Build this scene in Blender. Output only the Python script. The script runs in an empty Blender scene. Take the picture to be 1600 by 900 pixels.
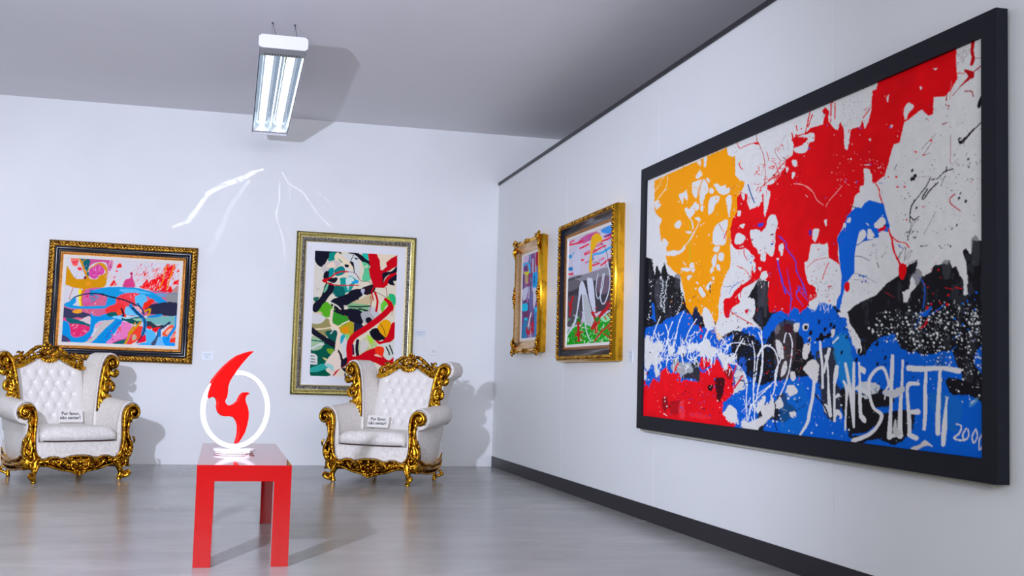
import bpy, bmesh, math, random
import numpy as np
from mathutils import Vector, Matrix
PI = math.pi
random.seed(4)
sc = bpy.context.scene
C = sc.collection

# ---------------------------------------------------------------- camera (room axes: x along the back wall, y towards it, z up)
RM = Matrix(((0.96845, 0.04492, 0.24510), (-0.24786, 0.07107, 0.96619), (0.02599, -0.99646, 0.07995)))
def build_camera():
    f = 1769.
    Y = Vector((346-800, 580-450, f)).normalized()
    X = Vector((7784-800, 774-450, f)).normalized()
    X = (X-Y*X.dot(Y)).normalized()
    Z = -Y.cross(X)
    if Z.y > 0: Z = -Z
    R = Matrix((X, Y, Z))                    # camera (x right, y down, z forward) to world
    B = R @ Matrix(((1, 0, 0), (0, -1, 0), (0, 0, -1)))
    cam = bpy.data.cameras.new('camera')
    cam.sensor_width = 36; cam.lens = f/1600*36; cam.clip_start = .05; cam.clip_end = 60
    o = bpy.data.objects.new('camera', cam); C.objects.link(o)
    o.matrix_world = Matrix.Translation((0, 0, 1.0)) @ B.to_4x4()
    sc.camera = o
    return R, f
CAMR, CAMF = build_camera()
def ray_to(px, py, axis, value):
    """where the line of sight measured at (px, py) meets the plane axis = value"""
    d = CAMR @ Vector((px-800, py-450, CAMF)); e = Vector((0, 0, 1.0))
    return e+d*((value-e[axis])/d[axis])

# ---------------------------------------------------------------- light and exposure
sc.view_settings.view_transform = 'Standard'; sc.view_settings.look = 'None'
sc.view_settings.gamma = 1; sc.view_settings.use_curve_mapping = False
sc.view_settings.exposure = 0.0
sc.cycles.use_denoising = True
sc.cycles.max_bounces = 8; sc.cycles.diffuse_bounces = 5; sc.cycles.glossy_bounces = 5
sc.cycles.sample_clamp_indirect = 4.0
w = bpy.data.worlds.new('world'); sc.world = w; w.use_nodes = True
w.node_tree.nodes['Background'].inputs[0].default_value = (.8, .86, 1, 1)
w.node_tree.nodes['Background'].inputs[1].default_value = .3

def lamp(name, kind, loc, energy, col, **k):
    l = bpy.data.lights.new(name, kind); l.energy = energy; l.color = col
    for a, b in k.items():
        if a not in ('target',): setattr(l, a, b)
    o = bpy.data.objects.new(name, l); C.objects.link(o); o.location = loc
    if 'target' in k: o.rotation_euler = (Vector(k['target'])-Vector(loc)).to_track_quat('-Z', 'Y').to_euler()
    return o
# the photographer's hard lamp on the left, outside the picture
lamp('studio_lamp', 'SPOT', (-1.45, 2.5, 2.0), 1640, (.735, .795, 1), target=(.85, 12, 1.1), spot_size=math.radians(104), spot_blend=1.0, shadow_soft_size=.05)
# added cool fill from the far left, with no window behind it
lamp('left_fill', 'AREA', (-5.8, 8.8, 1.9), 12, (.86, .92, 1), target=(0, 9.2, 1.9), shape='RECTANGLE', size=6.0, size_y=2.6)
# added broad fill panel, unseen, high behind the camera
lamp('rear_fill', 'AREA', (.2, -3.8, 2.7), 500, (.91, .93, 1), target=(.2, 6, 1.9), shape='RECTANGLE', size=7.0, size_y=1.8)
# another row of ceiling fittings, out of the picture
lamp('ceiling_lamp_row', 'AREA', (-3.2, 9.5, 3.6), 20, (.93, .96, 1), target=(-3.2, 9.6, 0), shape='RECTANGLE', size=1.0, size_y=4.0)

# ---------------------------------------------------------------- helpers
def link(o, parent=None):
    C.objects.link(o)
    if parent is not None: o.parent = parent
    return o
def obj(name, bm, mat, parent=None, smooth=False, bevel=0):
    me = bpy.data.meshes.new(name)
    bmesh.ops.recalc_face_normals(bm, faces=bm.faces)
    if smooth:
        for f in bm.faces: f.smooth = True
    bm.to_mesh(me); bm.free()
    me.materials.append(mat)
    o = bpy.data.objects.new(name, me)
    link(o, parent)
    if bevel:
        m = o.modifiers.new('bevel', 'BEVEL'); m.width = bevel; m.segments = 3; m.limit_method = 'ANGLE'
    return o
def tag(o, label, cat, group=None):
    o['label'] = label; o['category'] = cat
    if group: o['group'] = group
    return o
def thing(name, label, cat, loc=(0, 0, 0), rot=(0, 0, 0), group=None):
    o = bpy.data.objects.new(name, None); C.objects.link(o); o.empty_display_size = .1
    o.location = loc; o.rotation_euler = rot
    return tag(o, label, cat, group)
def struct(name, bm, mat, **k):
    o = obj(name, bm, mat, **k); o['kind'] = 'structure'; return o
def box(bm, x0, x1, y0, y1, z0, z1):
    v = [bm.verts.new(p) for p in ((x0, y0, z0), (x1, y0, z0), (x1, y1, z0), (x0, y1, z0), (x0, y0, z1), (x1, y0, z1), (x1, y1, z1), (x0, y1, z1))]
    for f in ((0, 3, 2, 1), (4, 5, 6, 7), (0, 1, 5, 4), (1, 2, 6, 5), (2, 3, 7, 6), (3, 0, 4, 7)): bm.faces.new([v[i] for i in f])
    return v
def boxed(*a):
    bm = bmesh.new(); box(bm, *a); return bm
def ring_faces(bm, rings, close=True, cap=True):
    """rings: lists of equal length of verts"""
    n = len(rings[0])
    for a, b in zip(rings[:-1], rings[1:]):
        for i in range(n if close else n-1):
            j = (i+1) % n
            bm.faces.new((a[i], a[j], b[j], b[i]))
    if cap:
        try: bm.faces.new(list(reversed(rings[0]))); bm.faces.new(rings[-1])
        except ValueError: pass
def spline(pts, n=4, closed=False):
    return [tuple(float(c) for c in q) for q in catmull(pts, n, closed)]
TK = 1.                                       # fullness of the carved relief
def tube(bm, pts, r=.01, seg=8, flat=1., n=4, closed=False):
    """sweep; pts are (x, y, z) or (x, y, z, radius); flat squeezes the section along y"""
    P = [tuple(p) if len(p) > 3 else (p[0], p[1], p[2], r) for p in pts]
    Q = spline(P, n, closed) if n > 1 and len(P) > 2 else P
    rings = []
    m = len(Q)
    up = Vector((0, 1, 0))
    for i, q in enumerate(Q):
        a = Vector(Q[(i-1) % m][:3]) if (i or closed) else Vector(q[:3])
        b = Vector(Q[(i+1) % m][:3]) if (i < m-1 or closed) else Vector(q[:3])
        t = (b-a)
        if t.length < 1e-9: t = Vector((0, 0, 1))
        t.normalize()
        u = up if abs(t.dot(up)) < .9 else Vector((1, 0, 0))
        s = t.cross(u).normalized(); d = s.cross(t).normalized()
        rr = max(q[3]*TK, .0004)
        rings.append([bm.verts.new(Vector(q[:3])+s*rr*math.cos(2*PI*k/seg)+d*rr*flat*math.sin(2*PI*k/seg)) for k in range(seg)])
    if closed: rings.append(rings[0])
    ring_faces(bm, rings, True, not closed)
def ball(bm, c, r, sx=1, sy=1, sz=1, u=10, v=7):
    m = Matrix.Translation(c) @ Matrix.Diagonal((sx, sy, sz, 1))
    bmesh.ops.create_uvsphere(bm, u_segments=u, v_segments=v, radius=r, matrix=m)
def cyl(bm, a, b, r, seg=16, r2=None):
    a, b = Vector(a), Vector(b); d = b-a
    m = Matrix.Translation((a+b)/2) @ d.to_track_quat('Z', 'Y').to_matrix().to_4x4()
    bmesh.ops.create_cone(bm, cap_ends=True, segments=seg, radius1=r, radius2=r if r2 is None else r2, depth=d.length, matrix=m)
def prism(bm, poly, y0, y1):
    """poly in (x, z), extruded along y"""
    a = [bm.verts.new((x, y0, z)) for x, z in poly]; b = [bm.verts.new((x, y1, z)) for x, z in poly]
    n = len(poly)
    bm.faces.new(list(reversed(a))); bm.faces.new(b)
    for i in range(n): bm.faces.new((a[i], a[(i+1) % n], b[(i+1) % n], b[i]))
def copy_tree(o, parent=None):
    c = o.copy(); C.objects.link(c)
    if parent is not None: c.parent = parent
    for ch in list(o.children): copy_tree(ch, c)
    return c
def text_mesh(body, size, mat, parent, name='lettering', align='CENTER', depth=.0004):
    cu = bpy.data.curves.new(name, 'FONT'); cu.body = body; cu.size = size; cu.align_x = align; cu.extrude = depth; cu.offset = size*.018; cu.resolution_u = 3
    t = bpy.data.objects.new(name, cu); C.objects.link(t)
    dg = bpy.context.evaluated_depsgraph_get()
    me = bpy.data.meshes.new_from_object(t.evaluated_get(dg))
    bpy.data.objects.remove(t)
    me.materials.clear(); me.materials.append(mat)
    me.transform(Matrix.Rotation(PI/2, 4, 'X'))
    return link(bpy.data.objects.new(name, me), parent)

# ---------------------------------------------------------------- materials
def mat(name, col=(.8, .8, .8), rough=.5, metal=0., spec=.5, coat=0., emit=None, es=0.):
    m = bpy.data.materials.new(name); m.use_nodes = True
    b = m.node_tree.nodes['Principled BSDF']
    b.inputs['Base Color'].default_value = (*col, 1); b.inputs['Roughness'].default_value = rough
    b.inputs['Metallic'].default_value = metal; b.inputs['Specular IOR Level'].default_value = spec
    b.inputs['Coat Weight'].default_value = coat; b.inputs['Coat Roughness'].default_value = .05
    if emit: b.inputs['Emission Color'].default_value = (*emit, 1); b.inputs['Emission Strength'].default_value = es
    return m
class N:
    def __init__(s, m): s.t = m.node_tree; s.b = s.t.nodes['Principled BSDF']
    def n(s, kind, **k):
        x = s.t.nodes.new('ShaderNode'+kind)
        for a, v in k.items():
            if a in x.inputs: x.inputs[a].default_value = v
            else: setattr(x, a, v)
        return x
    def l(s, a, b): s.t.links.new(a, b)
    def coord(s, scale=(1, 1, 1), kind='Object'):
        t = s.n('TexCoord'); m = s.n('Mapping'); m.inputs['Scale'].default_value = scale
        s.l(t.outputs[kind], m.inputs[0]); return m.outputs[0]
    def noise(s, vec, scale, detail=4, rough=.5, dist=0):
        x = s.n('TexNoise'); x.inputs['Scale'].default_value = scale; x.inputs['Detail'].default_value = detail
        x.inputs['Roughness'].default_value = rough; x.inputs['Distortion'].default_value = dist
        s.l(vec, x.inputs['Vector']); return x.outputs['Fac']
    def ramp(s, fac, stops):
        r = s.n('ValToRGB'); e = r.color_ramp.elements
        while len(e) > 1: e.remove(e[-1])
        for i, (p, c) in enumerate(stops):
            q = e[0] if i == 0 else e.new(p)
            q.position = p; q.color = (*c, 1) if len(c) == 3 else c
        s.l(fac, r.inputs[0]); return r.outputs[0]
    def bump(s, h, strength=.3, dist=.01):
        b = s.n('Bump'); b.inputs['Strength'].default_value = strength; b.inputs['Distance'].default_value = dist
        s.l(h, b.inputs['Height']); s.l(b.outputs[0], s.b.inputs['Normal'])

M = {}
def plaster(name, c, rough=.6, scale=1.2, amp=.03):
    m = mat(name, c, rough); k = N(m)
    v = k.coord()
    k.l(k.ramp(k.noise(v, scale, 5), [(.3, tuple(x*(1-amp) for x in c)), (.7, tuple(min(1, x*(1+amp)) for x in c))]), k.b.inputs['Base Color'])
    k.bump(k.noise(v, 260, 3), .06, .002)
    return m
M['wall'] = plaster('white_plaster', (.77, .78, .80), .5)
M['ceiling'] = plaster('ceiling_paint', (.79, .78, .81), .8, 1.2, .015)
M['partition'] = plaster('painted_panel', (.79, .805, .81), .42, .8, .015)
M['dark_wall'] = plaster('grey_paint', (.25, .25, .27), .8)
M['trim'] = mat('black_trim', (.014, .012, .018), .4, spec=.3)
def concrete():
    m = mat('polished_concrete', (.4, .4, .42), .3); k = N(m); v = k.coord()
    big = k.noise(k.coord((.7, 1, 1)), .5, 4, .5, .5); fine = k.noise(k.coord((.7, 1.5, 1)), 2.0, 7, .62, .6)
    mu = k.n('Math', operation='MULTIPLY'); mu.inputs[1].default_value = .7; k.l(fine, mu.inputs[0])
    mx = k.n('Math', operation='ADD'); k.l(big, mx.inputs[0]); k.l(mu.outputs[0], mx.inputs[1])
    k.l(k.ramp(mx.outputs[0], [(.62, (.235, .232, .225)), (.85, (.285, .282, .27)), (1.05, (.35, .342, .325))]), k.b.inputs['Base Color'])
    k.l(k.ramp(k.noise(k.coord((.6, 1.4, 1)), 1.3, 5, .6), [(.3, (.20, .20, .20)), (.75, (.29, .29, .29))]), k.b.inputs['Roughness'])
    k.bump(k.noise(v, 6, 3), .03, .003)
    return m
M['floor'] = concrete()
def gold(name, c1=(.86, .47, .035), c2=(.10, .035, .006), rough=.27, sc_=26, lo=.33, hi=.52, bump=.5):
    m = mat(name, c1, rough, 1.); k = N(m); v = k.coord()
    n1 = k.noise(v, sc_, 5, .6, .6)
    k.l(k.ramp(n1, [(lo, c2), (hi, c1)]), k.b.inputs['Base Color'])
    k.bump(n1, bump, .006)
    return m
M['gold'] = gold('carved_gilt', (.78, .40, .025), (.13, .045, .006), .24, 34, .42, .56, .6)
M['gold_plain'] = gold('bright_gilt', (.95, .51, .03), (.6, .3, .02), .25, 12, .3, .5, .12)
M['gold_rope'] = gold('rope_gilt', (.58, .30, .035), (.09, .03, .008), .3, 55, .42, .6, .8)
M['gold_inner'] = gold('copper_gilt', (.62, .27, .06), (.22, .07, .015), .35, 90, .35, .6, .5)
M['gold_olive'] = gold('olive_gilt', (.34, .29, .10), (.12, .09, .03), .36, 70, .3, .6, .5)
M['silver_carved'] = gold('dark_silver_leaf', (.36, .33, .27), (.05, .05, .05), .42, 95, .42, .6, .9)
M['lip'] = gold('pale_gilt', (.85, .72, .36), (.5, .36, .12), .3, 60, .2, .5, .1)
M['rose_gold'] = gold('dull_rose_gilt', (.82, .58, .34), (.60, .38, .18), .32, 40, .3, .6, .15)
M['black_gloss'] = mat('black_lacquer', (.008, .009, .018), .16, spec=.22)
M['black_frame'] = mat('black_satin', (.010, .011, .017), .5, spec=.12)
M['liner'] = mat('linen_liner', (.80, .76, .72), .8)
M['mat_board'] = mat('mat_board', (.74, .73, .78), .35)
M['bare_wood'] = mat('pale_batten', (.42, .42, .34), .7)
def fabric():
    m = mat('cream_damask', (.76, .71, .66), .5); k = N(m); v = k.coord((1, 1, 1.0))
    vo = k.n('TexVoronoi', feature='SMOOTH_F1'); vo.inputs['Scale'].default_value = 17
    nz = k.n('TexNoise'); nz.inputs['Scale'].default_value = 12; k.l(v, nz.inputs['Vector'])
    mixv = k.n('Mix', data_type='VECTOR'); mixv.inputs['Factor'].default_value = .12
    k.l(v, mixv.inputs[4]); k.l(nz.outputs['Color'], mixv.inputs[5]); k.l(mixv.outputs[1], vo.inputs['Vector'])
    wv = k.n('Math', operation='SINE'); mu = k.n('Math', operation='MULTIPLY'); mu.inputs[1].default_value = 34
    k.l(vo.outputs['Distance'], mu.inputs[0]); k.l(mu.outputs[0], wv.inputs[0])
    mr = k.n('MapRange'); mr.inputs[1].default_value = -.25; mr.inputs[2].default_value = .25; k.l(wv.outputs[0], mr.inputs[0])
    k.l(k.ramp(mr.outputs[0], [(0, (.71, .67, .635)), (1, (.80, .76, .715))]), k.b.inputs['Base Color'])
    k.l(k.ramp(mr.outputs[0], [(0, (.36,)*3), (1, (.62,)*3)]), k.b.inputs['Roughness'])
    k.bump(mr.outputs[0], .28, .003)
    return m
M['fabric'] = fabric()
M['tufted'] = mat('cream_leatherette', (.77, .735, .705), .36, spec=.5)
M['crystal'] = mat('crystal_stud', (.9, .9, .92), .08, .6)
M['nail'] = mat('bronze_nail', (.10, .055, .06), .35, .8)
M['red'] = mat('red_lacquer', (.31, .001, .0015), .06, spec=.27)
M['flame_red'] = mat('red_enamel', (.86, .003, .002), .4, spec=.25)
M['white_enamel'] = mat('white_enamel', (.93, .93, .94), .25)
M['fixture'] = mat('white_sheet_metal', (.64, .63, .69), .4)
M['fixture_grey'] = mat('grey_sheet_metal', (.35, .36, .38), .5)
M['mirror'] = mat('mirror_reflector', (.50, .60, .66), .05, 1.)
M['tube_glow'] = mat('lit_tube', (1, 1, 1), .4, emit=(.93, 1, .98), es=4.5)
M['wire'] = mat('dark_wire', (.05, .05, .06), .5)
M['plastic'] = mat('white_plastic', (.78, .78, .80), .3)
M['paper'] = mat('white_paper', (.76, .73, .70), .55)
M['label_paper'] = mat('clear_label', (.66, .72, .80), .35)
M['ink'] = mat('dark_ink', (.02, .02, .025), .6)
M['grey_ink'] = mat('grey_ink', (.38, .41, .48), .6)
def paint_mat():
    m = mat('oil_paint', (1, 1, 1), .5, spec=.03); k = N(m)
    a = k.n('Attribute', attribute_name='paint'); k.l(a.outputs['Color'], k.b.inputs['Base Color'])
    v = k.coord((1, 1, 1))
    k.bump(k.noise(v, 60, 4), .12, .002)
    return m
M['paint'] = paint_mat()
# ---------------------------------------------------------------- painter: works out the paint colours of a canvas
def homography(src, dst):
    A = []
    for (x, y), (u, v) in zip(src, dst):
        A.append([x, y, 1, 0, 0, 0, -u*x, -u*y]); A.append([0, 0, 0, x, y, 1, -v*x, -v*y])
    h = np.linalg.solve(np.array(A, float), np.array([c for p in dst for c in p], float))
    return np.append(h, 1).reshape(3, 3)

def catmull(pts, n=5, closed=False):
    P = [np.array(p, float) for p in pts]
    if len(P) < 3: return np.array(P)
    out = []
    m = len(P)
    rng = range(m if closed else m-1)
    for i in rng:
        if closed: p0, p1, p2, p3 = P[(i-1) % m], P[i], P[(i+1) % m], P[(i+2) % m]
        else: p0, p1, p2, p3 = P[max(i-1, 0)], P[i], P[min(i+1, m-1)], P[min(i+2, m-1)]
        for k in range(n):
            t = k/n
            out.append(.5*((2*p1)+(-p0+p2)*t+(2*p0-5*p1+4*p2-p3)*t*t+(-p0+3*p1-3*p2+p3)*t**3))
    if not closed: out.append(P[-1])
    return np.array(out)

class Paint:
    """quad: the canvas corners TL, TR, BR, BL as measured on the photograph; shapes are given in the same measure."""
    def __init__(s, quad, W, H, seed=1, base=(225, 224, 222)):
        s.W, s.H = W, H
        h = homography([(0, 0), (W, 0), (W, H), (0, H)], quad)
        yy, xx = np.mgrid[0:H, 0:W].astype(float) + .5
        w = h[2, 0]*xx+h[2, 1]*yy+h[2, 2]
        s.X = (h[0, 0]*xx+h[0, 1]*yy+h[0, 2])/w
        s.Y = (h[1, 0]*xx+h[1, 1]*yy+h[1, 2])/w
        s.hi = homography(quad, [(0, 0), (W, 0), (W, H), (0, H)])
        s.r = np.random.RandomState(seed)
        s.img = np.empty((H, W, 3)); s.img[:] = base
        s.O = (0, 0, 1)
        s.N1 = s.fbm(9); s.N2 = s.fbm(9); s.F1 = s.fbm(2.6); s.F2 = s.fbm(2.6)
    def org(s, x, y, k): s.O = (x, y, k)
    def c(s, pts):
        ox, oy, k = s.O
        return [(ox+p[0]/k, oy+p[1]/k) + tuple(p[2:]) for p in pts]
    def vnoise(s, fx, fy):
        nx, ny = max(2, int(s.W/fx)+2), max(2, int(s.H/fy)+2)
        g = s.r.rand(ny+1, nx+1)
        u = np.linspace(0, nx-1.001, s.W); v = np.linspace(0, ny-1.001, s.H)
        iu = u.astype(int); iv = v.astype(int)
        fu = (u-iu); fv = (v-iv); fu = fu*fu*(3-2*fu); fv = fv*fv*(3-2*fv)
        a = g[np.ix_(iv, iu)]*(1-fu)+g[np.ix_(iv, iu+1)]*fu
        b = g[np.ix_(iv+1, iu)]*(1-fu)+g[np.ix_(iv+1, iu+1)]*fu
        return a*(1-fv)[:, None]+b*fv[:, None]
    def fbm(s, f, ax=1., ay=1., oct=3):
        t = 0; a = 1; q = 0
        for k in range(oct):
            t = t+a*s.vnoise(max(f*ax/2**k, 1.01), max(f*ay/2**k, 1.01)); q += a; a *= .55
        return (t/q-.5)*2
    def box(s, pts, pad):
        """canvas index window round the points"""
        P = np.array(pts, float)[:, :2]
        x0, y0 = P.min(0)-pad; x1, y1 = P.max(0)+pad
        c = []
        for x, y in ((x0, y0), (x1, y0), (x1, y1), (x0, y1)):
            w = s.hi[2, 0]*x+s.hi[2, 1]*y+s.hi[2, 2]
            c.append(((s.hi[0, 0]*x+s.hi[0, 1]*y+s.hi[0, 2])/w, (s.hi[1, 0]*x+s.hi[1, 1]*y+s.hi[1, 2])/w))
        c = np.array(c)
        i0 = max(0, int(c[:, 0].min())-1); i1 = min(s.W, int(c[:, 0].max())+2)
        j0 = max(0, int(c[:, 1].min())-1); j1 = min(s.H, int(c[:, 1].max())+2)
        return slice(j0, max(j1, j0)), slice(i0, max(i1, i0))
    def inside(s, pts, warp=1.5, fine=.6):
        b = s.box(pts, warp*2+fine*2+2)
        X = s.X[b]+warp*s.N1[b]+fine*s.F1[b]; Y = s.Y[b]+warp*s.N2[b]+fine*s.F2[b]
        m = np.zeros(X.shape, bool)
        if m.size == 0: return b, m
        P = [p[:2] for p in pts]
        for (x0, y0), (x1, y1) in zip(P, P[1:]+P[:1]):
            if y0 == y1: continue
            m ^= ((Y > y0) != (Y > y1)) & (X < (x1-x0)*(Y-y0)/(y1-y0)+x0)
        return b, m
    def put(s, b, m, col, a=1.):
        im = s.img[b]
        if not isinstance(a, np.ndarray): a = np.full(m.shape, float(a))
        k = (m*a)[..., None]
        s.img[b] = im*(1-k)+np.array(col, float)*k
    def blob(s, pts, col, warp=1.5, fine=.6, smooth=True, a=1., tex=0, ragged=0):
        P = s.c(pts)
        if smooth: P = [tuple(q) for q in catmull(P, 4, True)]
        b, m = s.inside(P, warp, fine)
        if m.size == 0: return
        if ragged: m &= s.F1[b]+s.N2[b] > ragged-1.2
        s.put(b, m, col, a)
        if tex: s.img[b] = np.clip(s.img[b]*(1+m[..., None]*tex*s.N1[b][..., None]), 0, 255)
    def line(s, pts, col, w=1., jit=.3, a=1.):
        """pts (x, y[, width]) in the current origin, widths in photograph units"""
        P = s.c(pts)
        P = [tuple(p) if len(p) > 2 else (p[0], p[1], w) for p in P]
        Q = catmull(P, 6)
        b = s.box(Q, float(Q[:, 2].max())+2)
        X = s.X[b]+jit*s.F1[b]; Y = s.Y[b]+jit*s.F2[b]
        if X.size == 0: return
        m = np.zeros(X.shape, bool)
        for p, q in zip(Q[:-1], Q[1:]):
            d = q[:2]-p[:2]; L = max(d@d, 1e-9)
            t = np.clip(((X-p[0])*d[0]+(Y-p[1])*d[1])/L, 0, 1)
            r = (p[2]+(q[2]-p[2])*t)/2
            m |= (X-p[0]-t*d[0])**2+(Y-p[1]-t*d[1])**2 < r*r
        s.put(b, m, col, a)
    def dots(s, poly, n, col, r=(.4, 1.2), asp=1.):
        P = np.array(s.c(poly), float)[:, :2]
        x0, y0 = P.min(0); x1, y1 = P.max(0)
        O = s.O; s.O = (0, 0, 1)
        k = 0
        while k < n:
            x = s.r.uniform(x0, x1); y = s.r.uniform(y0, y1); k += 1
            ins = False
            for (a, b), (c, d) in zip(P, np.roll(P, -1, 0)):
                if (y > b) != (y > d) and x < (c-a)*(y-b)/(d-b)+a: ins = not ins
            if not ins: continue
            q = r[0]+(r[1]-r[0])*s.r.rand()**3
            bb = s.box([(x, y)], q*asp+1)
            X = s.X[bb]-x; Y = (s.Y[bb]-y)/asp
            if X.size: s.put(bb, X*X+Y*Y < q*q, col)
        s.O = O
    def squiggles(s, poly, n, col, L=(4, 14), w=(.3, .9), ang=(0, 6.28), curl=.8):
        P = np.array(s.c(poly), float)[:, :2]
        x0, y0 = P.min(0); x1, y1 = P.max(0)
        O = s.O; s.O = (0, 0, 1)
        for k in range(n):
            x = s.r.uniform(x0, x1); y = s.r.uniform(y0, y1); t = s.r.uniform(*ang); l = s.r.uniform(*L)/5
            q = []
            ww = s.r.uniform(*w)
            for i in range(6):
                q.append((x, y, ww*(1-.13*i))); x += l*math.cos(t); y += l*math.sin(t); t += s.r.uniform(-curl, curl)
            s.line(q, col)
        s.O = O
    def spray(s, col, n, cols, r=(.35, 1.3), reach=6, tol=40):
        """drops and short flicks scattered over the edges of a colour"""
        m = np.abs(s.img-np.array(col, float)).max(-1) < tol
        e = np.zeros_like(m); e[1:-1, 1:-1] = m[1:-1, 1:-1] & ~(m[:-2, 1:-1] & m[2:, 1:-1] & m[1:-1, :-2] & m[1:-1, 2:])
        J, I = np.nonzero(e)
        if len(J) == 0: return
        O = s.O; s.O = (0, 0, 1)
        for k in s.r.randint(0, len(J), n):
            x = s.X[J[k], I[k]]+s.r.randn()*reach; y = s.Y[J[k], I[k]]+s.r.randn()*reach
            c = cols[s.r.randint(len(cols))]; q = r[0]+(r[1]-r[0])*s.r.rand()**3
            if s.r.rand() < .3:
                a = s.r.uniform(0, 6.28); l = q*s.r.uniform(2, 7)
                s.line([(x, y, q*1.3), (x+l*.5*math.cos(a)+s.r.randn()*.5, y+l*.5*math.sin(a), q), (x+l*math.cos(a), y+l*math.sin(a), q*.6)], c)
            else:
                b = s.box([(x, y)], q+1); X = s.X[b]-x; Y = s.Y[b]-y
                if X.size: s.put(b, X*X+Y*Y < q*q, c)
        s.O = O
    def done(s):
        v = np.clip(s.img, 0, 255)/255
        sat = (v.max(-1)-v.min(-1))/np.maximum(v.max(-1), .05)
        v = np.clip(v*(1+.14*sat*np.clip(v.max(-1)*2-.2, 0, 1))[..., None], 0, 9)
        v = v/np.maximum(v.max(-1, keepdims=True), 1)
        return np.where(v <= .04045, v/12.92, ((v+.055)/1.055)**2.4)

WHT = (228, 227, 224); RED = (206, 2, 14); YEL = (250, 160, 2); BLU = (4, 86, 184); BLK = (26, 25, 30); GRY = (66, 66, 74)

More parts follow.
